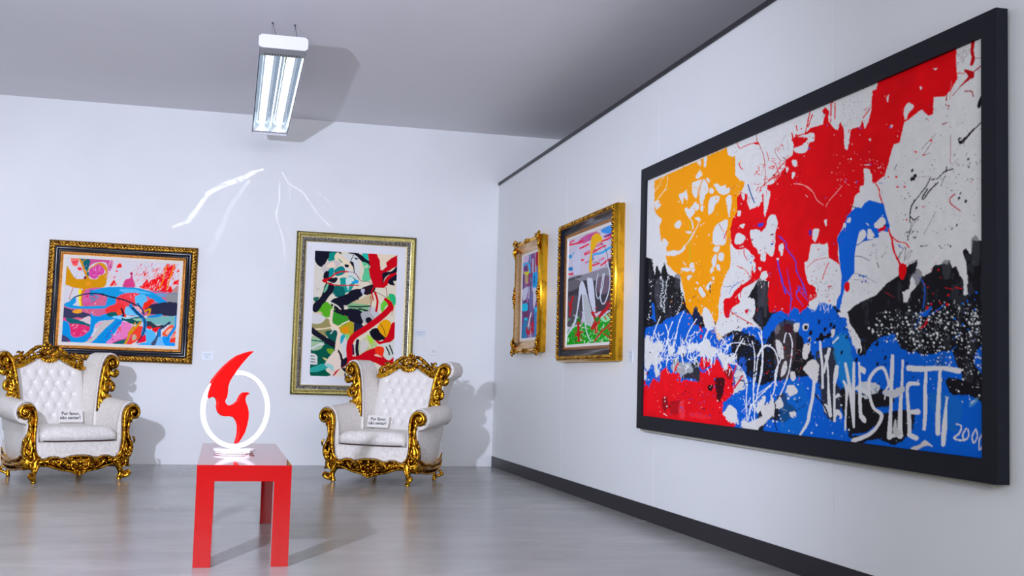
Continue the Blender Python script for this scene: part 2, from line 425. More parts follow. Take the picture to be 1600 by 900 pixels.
def paint_splatter():
    p = Paint([(1009, 278), (1531, 53), (1526.7, 722), (1004.4, 652.4)], 1040, 620, 3, WHT)
    A = (1000, 200, 5); B = (1180, 120, 5); C = (1360, 40, 5); D = (1180, 280, 5); E = (1360, 200, 5)
    F = (1000, 360, 5); G = (1180, 440, 5); H = (1360, 360, 5); I = (1000, 520, 5); J = (1180, 560, 5); K = (1360, 540, 4.5)
    Z = (0, 0, 1)
    p.img *= (1+.025*p.N1[..., None])
    # dark ground of the lower half
    p.org(*Z)
    p.blob([(1004, 402), (1010, 402), (1016, 404), (1020, 430), (1024, 414), (1030, 428), (1036, 408), (1041, 428), (1060, 436), (1061, 450), (1071, 480), (1085, 490),
            (1100, 500), (1140, 512), (1152, 520), (1156, 500), (1160, 478), (1180, 440), (1196, 440), (1200, 480), (1230, 492), (1300, 480),
            (1310, 492), (1318, 492), (1330, 480), (1345, 472), (1360, 466), (1370, 456), (1378, 446), (1396, 434), (1414, 416), (1426, 410), (1422, 430), (1415, 440),
            (1413, 455), (1402, 460), (1404, 474), (1410, 476), (1416, 460), (1428, 446), (1432, 436), (1446, 428), (1452, 418), (1464, 415), (1472, 416), (1474, 408), (1479, 422),
            (1485, 420), (1491, 434), (1496, 440), (1497, 466), (1503, 464), (1502, 430), (1500, 410), (1496, 396), (1500, 390), (1508, 400), (1511, 378), (1532, 380),
            (1532, 730), (1000, 660)], BLK, 1.6, 1.2, False)
    m = (p.Y > 400) & (p.N1*.6+p.fbm(22, .5, 3) > .28) & (p.img.sum(2) < 120)
    p.img[m] = p.img[m]*.5+np.array(GRY)*.5
    for (x, y, w, h) in ((1185, 452, 10, 50), (1192, 470, 7, 46), (1426, 436, 12, 20), (1470, 425, 12, 26), (1515, 395, 12, 40), (1030, 460, 16, 40), (1056, 440, 8, 20)):
        p.blob([(x-w/2, y-h/2), (x+w/2, y-h/2), (x+w*.4, y+h/2), (x-w*.4, y+h/2)], (84, 84, 92), 2, 1.5, True, .55)
    # white wedge between the blue and the right black
    p.blob([(1304, 492), (1318, 492), (1322, 508), (1330, 520), (1338, 536), (1340, 552), (1330, 556), (1324, 540), (1318, 520), (1308, 500)], WHT, 1.2, .8)
    p.blob([(1150, 505), (1160, 470), (1174, 470), (1176, 490), (1172, 500), (1182, 512), (1184, 520), (1140, 520), (1120, 532), (1112, 516), (1124, 500)], WHT, 1.5, 1.2)
    p.blob([(1096, 482), (1110, 486), (1113, 505), (1118, 520), (1128, 535), (1116, 540), (1098, 510)], (236, 214, 190), 1.5, 1.2)
    # blue masses
    p.blob([(1008, 512), (1030, 508), (1040, 500), (1052, 496), (1066, 486), (1080, 498), (1092, 514), (1112, 512), (1120, 534), (1150, 524), (1160, 514), (1180, 514), (1186, 520),
            (1196, 505), (1202, 494), (1215, 488), (1230, 486), (1240, 470), (1254, 480), (1266, 488), (1280, 474), (1292, 478), (1300, 486), (1304, 496), (1316, 500), (1320, 520),
            (1326, 540), (1336, 560), (1346, 558), (1356, 540), (1372, 530), (1390, 526), (1400, 548), (1414, 556), (1420, 552), (1436, 560), (1460, 556), (1478, 552), (1494, 596), (1490, 624),
            (1506, 620), (1531, 640), (1532, 730), (1000, 656), (1000, 540)], BLU, 2.2, 1.6, False)
    p.org(*K); p.blob([(700, 60), (755, 30), (755, 230), (720, 210), (680, 130)], BLU, 1.5, 1)
    p.blob([(420, 110), (540, 50), (560, 20), (520, 60), (470, 130), (500, 180), (430, 160)], (20, 78, 150), 1.5, 1.4, True, .8)
    p.blob([(370, 360), (560, 380), (600, 470), (560, 620), (480, 600), (400, 480)], (30, 104, 170), 3, 2, True, .5)
    p.blob([(500, 250), (620, 270), (700, 300), (755, 260), (755, 425), (690, 400), (620, 360), (540, 370), (500, 330)], BLK, 1.5, 1.5)
    p.org(*Z)
    # dark patches lying in the blue
    p.blob([(1140, 540), (1152, 520), (1176, 530), (1190, 540), (1208, 516), (1236, 512), (1252, 540), (1266, 560), (1262, 588), (1240, 592), (1222, 596), (1200, 600), (1186, 606), (1176, 600), (1166, 590), (1150, 570)], BLK, 2.5, 2.2)
    p.blob([(1210, 510), (1236, 505), (1240, 540), (1230, 590), (1214, 594), (1206, 560)], (72, 60, 62), 2.5, 2, True, .8)
    p.blob([(1268, 560), (1290, 545), (1302, 560), (1300, 600), (1312, 620), (1300, 660), (1284, 650), (1276, 610)], (52, 46, 52), 2.5, 2, True, .9)
    p.blob([(1306, 620), (1320, 608), (1345, 628), (1372, 650), (1400, 644), (1420, 650), (1414, 680), (1390, 700), (1360, 690), (1330, 700), (1316, 670)], BLK, 2.5, 1.8)
    p.blob([(1340, 620), (1370, 612), (1390, 622), (1380, 640), (1350, 638)], BLK, 2, 1.5)
    p.blob([(1186, 640), (1214, 630), (1240, 644), (1222, 664), (1198, 660), (1184, 680), (1180, 660)], (34, 34, 44), 2, 2)
    p.blob([(1210, 625), (1222, 618), (1226, 634), (1214, 640)], (60, 28, 30), 1, 1)
    p.blob([(1296, 540), (1306, 524), (1318, 530), (1326, 560), (1328, 600), (1318, 618), (1304, 590)], (30, 128, 180), 2, 1.5, True, .7)
    p.blob([(1228, 600), (1250, 606), (1262, 650), (1240, 690), (1216, 680), (1214, 640)], (10, 98, 176), 3, 2, True, .6)
    # lower left red
    p.org(*I)
    p.blob([(15, 370), (60, 440), (100, 370), (140, 400), (160, 310), (200, 280), (240, 340), (300, 320), (310, 400), (340, 380), (430, 400), (450, 260), (470, 200), (520, 220), (560, 260), (590, 210),
            (630, 290), (680, 260), (710, 300), (715, 400), (720, 480), (680, 530), (640, 560), (630, 640), (700, 700), (740, 740), (700, 770), (0, 670)], (216, 8, 24), 1.8, 1.4, False)
    p.blob([(580, 370), (650, 380), (640, 470), (600, 560), (585, 480)], (40, 12, 18), 2, 2, True, .85)
    p.blob([(170, 520), (210, 540), (200, 640), (170, 600)], (90, 8, 18), 2, 1.6, True, .6)
    p.blob([(230, 560), (300, 540), (300, 640), (240, 650)], (150, 10, 24), 3, 2, True, .7)
    p.blob([(640, 290), (700, 300), (700, 380), (660, 360)], (110, 20, 26), 2, 1.5, True, .7)
    p.blob([(300, 560), (330, 560), (340, 680), (300, 670)], (232, 80, 90), 2, 1.5, True, .5)
    p.blob([(380, 640), (500, 660), (560, 690), (400, 680)], (226, 60, 70), 2, 1.5, True, .5)
    p.blob([(520, 430), (560, 420), (550, 470), (525, 460)], (30, 10, 14), 1, 1)
    p.blob([(240, 250), (280, 200), (300, 240), (390, 250), (400, 320), (350, 370), (300, 330), (240, 300)], (186, 182, 176), 2, 1.6, True, .9)
    p.blob([(390, 260), (430, 210), (460, 280), (450, 400), (400, 370), (310, 370), (350, 330), (400, 320)], (48, 50, 60), 2, 1.5)
    p.line([(455, 285), (480, 320), (520, 290), (540, 280)], (30, 80, 200), 3)
    p.line([(480, 320), (500, 230)], (120, 40, 130), 1.2)
    # white tangle over the red
    for q in ([(30, 60), (60, 30), (100, 90), (140, 70), (180, 120), (150, 180), (180, 220), (130, 250), (150, 330), (120, 360), (90, 250), (60, 300), (30, 260)],
              [(210, 110), (250, 120), (240, 190), (215, 180)], [(290, 120), (340, 110), (350, 170), (320, 210), (290, 170)], [(360, 120), (410, 90), (450, 100), (500, 60), (540, 100), (520, 160), (470, 170), (420, 150), (390, 170)],
              [(440, 190), (480, 140), (560, 120), (600, 160), (560, 200), (540, 250), (510, 200), (460, 200)], [(590, 170), (660, 180), (680, 210), (700, 180), (740, 190), (720, 260), (680, 250), (650, 300), (620, 240)],
              [(640, 280), (680, 240), (660, 310)], [(20, 300), (50, 330), (40, 380), (22, 370)]):
        p.blob(q, WHT, 2.6, 2.2)
    p.blob([(720, 340), (760, 280), (810, 360), (810, 440), (770, 470), (730, 490), (710, 510), (730, 420)], (220, 216, 210), 1.8, 1.6)
    p.line([(785, 350), (755, 400), (722, 450)], RED, 2.4); p.line([(745, 250), (715, 330)], RED, 2)
    p.line([(290, 250), (245, 345)], (220, 10, 20), 2.2)
    p.blob([(640, 640), (700, 580), (740, 640), (750, 720), (700, 720), (660, 690)], WHT, 2, 2)
    p.blob([(790, 700), (830, 720), (900, 690), (960, 660), (1010, 620), (1010, 680), (920, 740), (890, 790), (790, 770)], WHT, 2, 2)
    p.blob([(890, 600), (950, 510), (960, 560), (930, 620), (900, 650)], WHT, 1.6, 1.6)
    p.blob([(760, 220), (800, 210), (820, 300), (800, 340), (760, 280)], (30, 80, 170), 1.5, 1.5)
    # left: yellow
    p.org(*A)
    p.blob([(98, 392), (200, 340), (290, 300), (420, 240), (520, 190), (660, 132), (668, 190), (700, 205), (725, 195), (728, 300), (724, 350), (760, 390), (800, 410), (790, 450), (760, 500), (740, 540),
            (745, 600), (740, 680), (700, 780), (690, 900), (690, 1080), (650, 1160), (620, 1260), (600, 1380), (600, 1480), (580, 1540), (555, 1490), (520, 1430), (480, 1440), (460, 1490), (430, 1430), (390, 1470),
            (350, 1400), (330, 1280), (300, 1150), (250, 1120), (200, 1060), (185, 960), (150, 860), (135, 760), (160, 700), (110, 660), (98, 600)], YEL, 1., .8, False)
    W_ = [[(425, 240), (450, 220), (460, 250), (450, 272)], [(482, 215), (505, 200), (500, 270), (485, 290)], [(420, 355), (450, 305), (470, 340), (460, 360), (425, 380)],
          [(390, 420), (420, 390), (470, 390), (460, 440), (430, 530), (400, 510)], [(470, 390), (500, 400), (520, 470), (490, 520), (470, 590), (445, 560), (455, 480)],
          [(500, 375), (520, 380), (525, 410), (510, 400)], [(288, 510), (320, 490), (350, 470), (355, 550), (330, 530), (318, 580)], [(560, 430), (590, 420), (610, 440), (650, 430), (660, 460), (680, 450), (680, 490), (640, 510), (600, 490)],
          [(525, 470), (550, 450), (560, 490), (530, 500)], [(520, 560), (550, 520), (600, 520), (600, 560), (570, 590), (550, 650), (520, 670), (515, 620)], [(655, 540), (690, 510), (700, 560), (690, 640), (680, 690), (665, 620)],
          [(410, 590), (440, 580), (440, 630), (415, 630)], [(455, 600), (480, 600), (475, 640), (455, 630)], [(335, 620), (350, 605), (370, 620), (420, 560), (420, 600), (405, 660), (370, 690), (340, 650)],
          [(255, 740), (290, 710), (310, 740), (290, 775), (265, 770)], [(560, 900), (560, 790), (610, 730), (670, 710), (660, 800), (650, 900), (600, 910)], [(340, 800), (385, 800), (370, 820)],
          [(410, 690), (450, 690), (455, 712), (430, 710)], [(98, 570), (130, 550), (150, 580), (120, 620), (105, 600)], [(170, 860), (205, 880), (200, 920), (170, 900)]]
    for q in W_: p.blob(q, WHT, 1.2, 1.)
    p.line([(160, 350), (140, 420), (100, 480)], (250, 220, 150), .9); p.line([(200, 350), (190, 440), (140, 520), (95, 570)], (250, 225, 160), 1)
    p.line([(380, 410), (440, 385), (500, 370)], YEL, 2); p.line([(470, 390), (440, 480), (430, 560)], YEL, 1.6)
    p.line([(355, 670), (390, 720), (400, 780)], WHT, 1.8); p.line([(450, 720), (400, 830), (370, 890)], WHT, .9)
    p.line([(380, 720), (375, 900), (380, 1050)], (196, 160, 20), 2.2)
    p.line([(600, 740), (630, 800), (650, 860)], (160, 20, 40), .8)
    p.org(*F)
    for q in ([(560, 0), (650, 0), (640, 80), (610, 110), (570, 90)], [(565, 130), (605, 120), (590, 170), (560, 160)], [(565, 190), (585, 190), (575, 270), (555, 290), (545, 240)], [(600, 180), (640, 180), (630, 240), (600, 230)],
              [(580, 270), (605, 270), (608, 320), (585, 300)], [(535, 310), (560, 280), (560, 320), (535, 340)], [(345, 0), (385, 0), (375, 18)], [(165, 60), (195, 70), (190, 120), (200, 160), (240, 150), (300, 150), (330, 120), (340, 140), (280, 190), (190, 190), (160, 150)],
              [(310, 300), (340, 290), (380, 300), (370, 320), (330, 320)], [(370, 280), (400, 250), (413, 300), (400, 330)], [(350, 360), (395, 350), (370, 390), (355, 380)], [(420, 410), (440, 405), (440, 425)],
              [(445, 460), (465, 450), (500, 510), (480, 530), (460, 510)], [(500, 450), (530, 400), (545, 420), (520, 470)], [(545, 370), (565, 370), (560, 395)], [(480, 620), (520, 620), (550, 690), (560, 780), (500, 770)]):
        p.blob(q, WHT, 1.2, 1.)
    p.line([(410, 0), (360, 90), (320, 130)], WHT, 1.2)
    p.blob([(400, 660), (425, 600), (460, 680), (450, 740), (410, 740)], (24, 34, 70), 1.5, 1.2)
    p.line([(400, 530), (420, 515)], BLK, 1); p.line([(533, 430), (535, 490)], BLK, 1.6)
    p.dots([(330, 260), (600, 260), (560, 600), (370, 600)], 60, (120, 80, 10), (.3, .7))
    p.dots([(620, 300), (680, 300), (640, 420), (600, 600), (560, 640)], 40, (250, 190, 80), (.4, 1.4))
    # ---- the big red
    p.org(*Z)
    p.blob([(1488, 71), (1488, 95), (1489, 120), (1480, 136), (1470, 148), (1453, 149), (1452, 176), (1444, 179), (1434, 168), (1424, 176), (1408, 188), (1402, 210), (1400, 222), (1391, 223),
            (1384, 246), (1379, 266), (1376, 274), (1364, 284), (1358, 286), (1356, 272), (1352, 262), (1346, 264), (1345, 286), (1338, 300), (1330, 306), (1325, 332), (1313, 352), (1304, 370),
            (1304, 400), (1308, 420), (1302, 412), (1290, 404), (1288, 380), (1279, 385), (1268, 390), (1262, 384), (1260, 400), (1254, 420), (1256, 440), (1270, 452), (1272, 466), (1260, 474),
            (1256, 484), (1248, 488), (1236, 482), (1228, 494), (1216, 488), (1208, 490), (1198, 490), (1196, 460), (1198, 442), (1186, 434), (1172, 444), (1160, 450), (1150, 462), (1152, 476), (1140, 480), (1134, 498),
            (1130, 496), (1128, 476), (1140, 464), (1146, 454), (1160, 444), (1170, 436), (1172, 412), (1176, 402), (1164, 390), (1158, 384), (1148, 388), (1141, 380), (1138, 372), (1138, 355), (1142, 340),
            (1148, 330), (1148, 306), (1154, 298), (1164, 302), (1164, 316), (1168, 326), (1178, 322), (1188, 312), (1186, 302), (1192, 300), (1196, 288), (1204, 284), (1214, 272), (1222, 262), (1224, 246), (1234, 240),
            (1236, 222), (1232, 214), (1240, 208), (1254, 204), (1262, 196), (1274, 192), (1281, 190), (1284, 174), (1280, 168), (1284, 162), (1290, 168), (1290, 186), (1298, 196), (1304, 200), (1308, 186),
            (1314, 200), (1314, 228), (1320, 232), (1324, 200), (1330, 196), (1338, 196), (1342, 184), (1346, 198), (1352, 186), (1356, 168), (1358, 136), (1364, 134), (1368, 122)], RED, .9, .7, False)
    m0 = (p.img[..., 0] > 180) & (p.img[..., 1] < 40)
    p.img[m0] *= (1+.06*p.fbm(40)[m0])[:, None]
    holes = ((B, [[(310, 450), (430, 420), (440, 480), (400, 500), (385, 560), (350, 580), (300, 575), (280, 540), (340, 520), (390, 460)], [(265, 640), (300, 635), (300, 690), (275, 680)], [(265, 730), (290, 740), (270, 790)],
                  [(385, 500), (420, 440), (430, 470), (400, 500)], [(860, 480), (880, 470), (880, 490)], [(220, 690), (240, 700), (225, 740)]]),
             (C, [[(235, 640), (270, 585), (308, 620), (270, 670), (240, 730)], [(460, 310), (490, 310), (480, 325)], [(355, 460), (375, 460), (365, 480)], [(100, 540), (115, 530), (105, 580)], [(130, 765), (150, 765), (140, 785)]]),
             (D, [[(50, 90), (100, 85), (80, 200), (55, 290), (50, 230)], [(0, 80), (20, 120), (20, 190), (0, 200)], [(80, 300), (130, 270), (155, 340), (140, 420), (120, 600), (60, 570), (0, 580), (0, 440), (60, 380)],
                  [(165, 520), (200, 510), (190, 600), (170, 570)], [(150, 620), (170, 620), (160, 645)], [(430, 400), (475, 395), (450, 490), (425, 470)], [(515, 325), (535, 320), (530, 370)],
                  [(410, 520), (440, 510), (480, 510), (520, 520), (545, 590), (520, 620), (470, 640), (420, 660), (400, 620)], [(365, 690), (370, 650), (480, 660), (520, 640), (590, 660), (640, 700), (640, 900), (460, 900), (450, 850), (390, 820), (400, 770), (370, 740)],
                  [(25, 610), (60, 580), (60, 640), (30, 640)], [(20, 760), (50, 720), (80, 750), (70, 780), (30, 790)], [(620, 510), (650, 540), (640, 570), (622, 560)]]),
             (A, [[(745, 640), (770, 640), (765, 680), (748, 680)], [(775, 500), (800, 510), (790, 560)], [(840, 660), (900, 590), (930, 600), (950, 640), (960, 700), (980, 740), (960, 800), (920, 810), (900, 850), (860, 840), (830, 780), (800, 750), (780, 780)][:0] or [(850, 830), (890, 800), (930, 840), (900, 890)],
                  [(760, 760), (800, 740), (790, 780)]]),
             (F, [[(740, 20), (800, 40), (790, 90), (750, 110), (720, 90)], [(860, 250), (885, 260), (880, 330), (865, 320)], [(925, 180), (965, 180), (950, 240), (925, 230)], [(840, 0), (920, 0), (900, 90), (940, 150), (900, 150), (860, 100)],
                  [(905, 290), (935, 300), (920, 320)], [(950, 330), (975, 330), (970, 370)], [(690, 620), (760, 590), (780, 640), (720, 660)]]))
    for o, L in holes:
        p.org(*o)
        for q in L: p.blob(q, WHT, 1., .9)
    p.org(*B)
    for q in ([(600, 180), (598, 310)], [(570, 180), (565, 330)], [(405, 250), (370, 420)], [(425, 270), (390, 370)], [(300, 360), (305, 400)], [(265, 420), (275, 470)], [(870, 230), (820, 300)]): p.line(q, RED, 1.8, .8)
    p.line([(5, 490), (45, 600), (60, 760), (50, 850)], (190, 60, 70), .7); p.line([(-50, 140-0), (-5, 470), (20, 500)], (170, 30, 40), .8)
    p.line([(150, 530), (135, 570), (180, 640), (230, 630)], (170, 30, 40), .7); p.line([(220, 440), (190, 480), (200, 550), (235, 540), (230, 470)], (120, 110, 115), .4)
    p.line([(250, 640), (180, 740), (100, 790), (20, 860)], RED, 1.6, 1); p.line([(290, 620), (220, 640), (140, 740), (130, 800)], RED, 1.2, 1)
    p.squiggles([(0, 740), (240, 640), (250, 880), (0, 900)], 46, RED, (6, 14), (.5, 1.6))
    p.squiggles([(100, 560), (270, 560), (240, 700), (100, 760)], 14, RED, (4, 12), (.5, 1.2))
    p.blob([(820, 720), (845, 715), (850, 760), (855, 840), (900, 850), (930, 900), (800, 900), (795, 850), (830, 840)], WHT, .8, .8)
    p.dots([(560, 560), (860, 560), (1000, 700), (1000, 860), (560, 880)], 90, (240, 200, 196), (.3, .9))
    p.dots([(500, 100), (900, 30), (880, 250), (650, 400), (560, 200)], 150, (140, 40, 50), (.2, .6))
    p.dots([(620, 150), (760, 150), (740, 330), (660, 380)], 120, (90, 80, 84), (.2, .55))
    p.line([(280, 825), (350, 835), (420, 890)], (236, 150, 140), .8); p.org(*D); p.line([(280, 25), (365, 42), (425, 90), (460, 160), (510, 200)], (240, 170, 160), .9); p.line([(655, 45), (600, 110), (550, 170), (530, 210)], (240, 170, 160), .9)
    p.squiggles([(410, 520), (545, 520), (640, 900), (420, 900)], 26, (170, 40, 50), (2, 7), (.3, .6)); p.squiggles([(0, 400), (130, 300), (120, 590), (0, 570)], 16, (110, 80, 90), (2, 7), (.25, .5))
    p.line([(500, 790), (530, 700), (550, 660)], RED, 1.3); p.line([(380, 700), (450, 640), (540, 620)], RED, .9)
    # red network at the left
    p.org(*A)
    p.squiggles([(720, 400), (1000, 380), (1000, 560), (900, 560)], 10, (190, 20, 40), (4, 10), (.4, .9))
    p.line([(740, 95), (760, 135), (800, 120), (850, 100), (905, 98)], (196, 8, 24), 1.3); p.blob([(870, 90), (905, 88), (905, 110), (880, 105)], RED, .5, .5)
    p.line([(905, 100), (945, 190), (960, 330), (950, 440)], (196, 50, 60), .8); p.line([(755, 255), (765, 290), (785, 305)], RED, 1.6); p.line([(970, 170), (990, 240)], RED, 1)
    p.line([(825, 430), (850, 510), (875, 575)], (50, 80, 150), 1.8)
    p.squiggles([(700, 100), (1000, 100), (1000, 380), (760, 380)], 10, (120, 110, 116), (3, 9), (.25, .5))
    p.org(*F)
    p.line([(660, 0), (640, 60)], RED, 1.4); p.line([(700, 90), (740, 140), (800, 130), (830, 110), (880, 200), (890, 260)], RED, 3.2, .9); p.line([(800, 100), (795, 180), (820, 230)], RED, 1.2)
    p.line([(740, 280), (800, 310), (840, 360), (850, 400), (760, 440)], RED, 1.2, .8); p.line([(770, 460), (770, 530)], RED, 1.3); p.line([(690, 640), (780, 700), (860, 745)], (200, 20, 30), 1.3)
    p.blob([(640, 580), (650, 540), (740, 530), (765, 570), (720, 600), (690, 640), (680, 690), (655, 690), (640, 640)], RED, 1, .8)
    p.blob([(805, 630), (830, 625), (825, 655), (808, 655)], RED, .6, .6); p.squiggles([(620, 240), (860, 240), (860, 470), (640, 470)], 22, (130, 60, 80), (3, 8), (.25, .6))
    p.line([(630, 445), (700, 440), (780, 400)], (40, 70, 110), .6); p.line([(740, 420), (700, 460), (680, 500)], (40, 100, 190), .9); p.squiggles([(840, 190), (870, 190), (850, 240), (830, 240)], 5, (30, 120, 190), (3, 6), (.5, .9))
    p.spray(RED, 420, [RED, RED, (228, 226, 222)]); p.spray(YEL, 260, [YEL, WHT, (250, 190, 60)], (.35, 1.5), 4)
    # blue arch
    p.org(*D)
    p.blob([(690, 290), (720, 250), (760, 220), (800, 225), (820, 190), (860, 165), (960, 190), (975, 200), (985, 260), (1010, 330), (1020, 380), (1005, 420), (960, 410), (930, 430), (935, 460), (900, 470), (880, 455), (865, 410), (850, 400), (845, 450),
            (850, 480), (800, 500), (760, 530), (750, 600), (745, 740), (715, 780), (690, 820), (670, 870), (650, 960), (630, 1040), (605, 1020), (612, 960), (640, 900), (648, 780), (640, 700), (630, 600), (622, 510), (612, 480), (635, 420), (665, 380)], (2, 88, 190), .8, .5, False)
    for q in ([(905, 350), (960, 300), (990, 330), (975, 370), (940, 390), (905, 380)], [(780, 430), (800, 400), (830, 410), (835, 450), (800, 500), (765, 520)], [(835, 345), (850, 350), (858, 372)], [(695, 310), (720, 300), (715, 340), (690, 340)], [(665, 350), (685, 350), (675, 390)],
              [(725, 240), (745, 190), (800, 90), (830, 160), (800, 225), (770, 210), (740, 240)], [(850, 400), (870, 395), (900, 440), (890, 460), (860, 430)]): p.blob(q, WHT, .8, .8)
    p.line([(765, 525), (820, 490), (890, 478)], (4, 80, 170), 1.4); p.line([(750, 610), (800, 615), (865, 650)], (20, 60, 110), 1.); p.dots([(780, 760), (840, 760), (840, 830), (780, 830)], 5, BLU, (1.2, 2.2), 1.3)
    p.line([(890, 0), (935, 70), (945, 130), (965, 190)], RED, 2, .8); p.blob([(930, 400), (980, 370), (985, 400), (940, 415)], RED, .8, .8)
    p.line([(725, 745), (800, 760), (910, 820)], (60, 60, 80), .6); p.line([(720, 795), (790, 800), (860, 830)], (120, 40, 50), .7); p.line([(920, 665), (935, 700)], BLK, 1.2)
    p.squiggles([(880, 540), (1000, 520), (1000, 640), (900, 600)], 22, (80, 80, 88), (3, 8), (.25, .6))
    p.blob([(672, 830), (700, 812), (712, 850), (700, 890), (680, 890), (668, 860)], RED, .6, .6)
    p.line([(165, 445), (220, 500), (225, 545), (290, 640), (300, 720), (350, 830), (375, 900)], (70, 60, 190), 1.8, .8); p.line([(155, 640), (165, 700), (185, 780), (215, 900)], (60, 60, 200), 2.2, .8)
    p.line([(320, 860), (300, 900)], (70, 60, 190), 2); p.line([(230, 700), (235, 760), (255, 860)], (90, 50, 170), 1); p.blob([(395, 400), (415, 400), (415, 440), (398, 440)], (90, 40, 140), .5, .5)
    p.blob([(0, 350), (20, 340), (45, 335), (40, 360), (10, 370)], (70, 60, 180), .6, .6); p.line([(320, 850), (370, 880)], (70, 60, 190), 1.4)
    p.org(*G)
    for q in ([(180, 0), (215, 60), (270, 150)], [(240, 0), (260, 120), (250, 260)], [(320, 60), (300, 120), (350, 200)], [(350, 30), (380, 120)], [(310, 40), (330, 90), (390, 160)]): p.line(q, (70, 70, 195), 1.3, .8)
    p.blob([(320, 220), (340, 215), (335, 255), (322, 250)], RED, .6, .6); p.line([(540, 48), (575, 48)], RED, 1.4)
    # white / red details round the black, right side
    p.org(*H)
    p.line([(110, 0), (135, 80), (150, 170), (185, 250), (205, 290)], RED, 3, .8); p.blob([(185, 290), (215, 270), (245, 290), (242, 350), (215, 400), (190, 370)], RED, .6, .6)
    p.line([(140, 60), (180, 95), (240, 110), (265, 145)], RED, 2, .8); p.line([(30, 0), (80, 0)], RED, 2)
    for q in ([(185, 250), (205, 190), (240, 140), (230, 240)], [(225, 260), (260, 190), (290, 170), (250, 250)], [(250, 275), (330, 240)], [(180, 230), (200, 180)]): p.line(q, BLK, .7)
    p.line([(345, 385), (380, 440), (385, 520), (370, 630)], (14, 84, 180), 1.6); p.blob([(345, 660), (395, 650), (430, 610), (435, 630), (390, 690), (355, 690)], BLU, 1, .8); p.line([(395, 690), (470, 650), (535, 600)], BLU, 1.4); p.line([(350, 690), (305, 785)], BLU, 1.2)
    p.line([(345, 785), (380, 765), (410, 705)], (190, 14, 24), 2.6); p.line([(620, 465), (670, 475)], RED, 1.6); p.line([(540, 465), (600, 480)], (170, 14, 24), 1.1); p.line([(80, 495), (150, 540)], (150, 20, 40), 1.1)
    p.dots([(350, 250), (600, 250), (560, 720), (350, 720)], 16, RED, (.8, 2.), 1.3)
    p.dots([(560, 480), (840, 480), (840, 880), (600, 880)], 22, BLU, (.7, 2.1))
    p.dots([(0, 640), (840, 620), (840, 900), (0, 900)], 430, (226, 232, 230), (.35, 2.))
    p.dots([(240, 560), (840, 560), (840, 900), (240, 900)], 110, (226, 232, 230), (.3, 1.2))
    p.line([(350, 135), (410, 130)], BLK, 1.2); p.dots([(490, 120), (610, 120), (610, 165), (490, 165)], 8, BLK, (.5, 1.8))
    p.org(*K); p.dots([(150, 0), (745, 0), (745, 250), (500, 200), (250, 90)], 260, (226, 232, 230), (.35, 1.9)); p.dots([(440, 180), (750, 180), (750, 420), (480, 420)], 40, (226, 232, 230), (.4, 1.6))
    p.org(*E)
    p.line([(770, 0), (710, 70), (690, 110)], BLK, 2); p.line([(690, 110), (660, 115), (655, 80), (670, 75)], BLK, 2.2); p.line([(700, 75), (670, 110)], BLK, 2.6)
    p.line([(610, 320), (540, 345), (490, 395), (440, 405)], BLK, 1.8, .6); p.line([(435, 385), (400, 460), (340, 540), (290, 610), (275, 690), (275, 745)], BLK, 1.8, .6); p.line([(490, 430), (430, 490), (385, 555), (370, 550), (410, 480)], BLK, 2, .6)
    p.line([(560, 300), (555, 340)], BLK, 1.6); p.line([(555, 370), (530, 410), (515, 460)], (60, 40, 50), 1); p.line([(280, 700), (305, 725), (340, 700)], BLK, 1.8); p.line([(590, 50), (590, 200), (585, 260), (610, 290)], (170, 60, 80), .7)
    p.line([(475, 660), (380, 840)], (70, 70, 76), .6); p.line([(300, 385), (430, 378)], (150, 120, 120), .5); p.line([(620, 520), (580, 565), (600, 610), (660, 655)], (180, 10, 20), 1.8, .4); p.line([(485, 30), (430, 90), (370, 155)], (110, 70, 80), .7)
    p.line([(445, 110), (385, 205), (430, 190)], (110, 50, 60), .7); p.line([(180, 280), (155, 320)], BLK, 1); p.line([(340, 720), (300, 760), (250, 890)], (40, 40, 46), .8); p.line([(290, 740), (265, 850)], (40, 40, 46), .8)
    p.dots([(260, 370), (320, 370), (320, 410), (260, 410)], 3, BLK, (2, 3), 1.3)
    for x, y, q in ((292, 397, 2.8), (295, 330, 2), (652, 556, 1.8), (703, 580, 2), (634, 770, 1.4), (725, 245, 1.6), (730, 305, 1.2), (325, 630, 1.4), (665, 515, 1.3), (596, 800, 1)): p.line([(x-3, y+5), (x+3, y-5)], BLK, q*1.7)
    for x, y, q in ((322, 180, 1.8), (382, 206, 1.6), (172, 378, 2), (180, 460, 2), (235, 458, 1.8), (378, 620, 1.3), (250, 722, 1.6), (440, 90, 2.2), (835, 410, 3), (110, 378, 1.2), (745, 425, 1)): p.line([(x-3, y), (x+3, y+2)], RED, q*1.5)
    p.dots([(230, 150), (830, 100), (830, 820), (200, 880), (130, 420)], 190, (52, 46, 52), (.2, 1.)); p.dots([(240, 780), (340, 760), (330, 880), (240, 890)], 40, BLK, (.3, 1.3), 1.6)
    p.squiggles([(700, 180), (840, 180), (840, 300), (600, 300)], 12, BLK, (2, 5), (.5, 1.2), (1.9, 2.4), .2)
    p.org(*C)
    p.line([(772, 95), (762, 170), (770, 230), (758, 280)], (178, 4, 14), 5.4, .5); p.blob([(700, 320), (740, 330), (775, 345), (775, 385), (740, 410), (700, 440), (660, 465), (690, 430), (730, 380), (705, 345)], (170, 6, 16), .8, .6)
    p.line([(840, 290), (800, 320), (770, 345)], (160, 8, 16), 2); p.line([(670, 460), (610, 530)], (150, 8, 16), 1); p.line([(630, 350), (700, 355)], RED, 1.4); p.line([(850, 235), (780, 230)], (140, 20, 40), 1); p.line([(705, 500), (755, 500), (768, 540)], (150, 10, 20), 2)
    for k in range(7): p.line([(760-10*k, 160+14*k), (700, 165+15*k), (640+8*k, 210+12*k)], (130, 110, 112), .5)
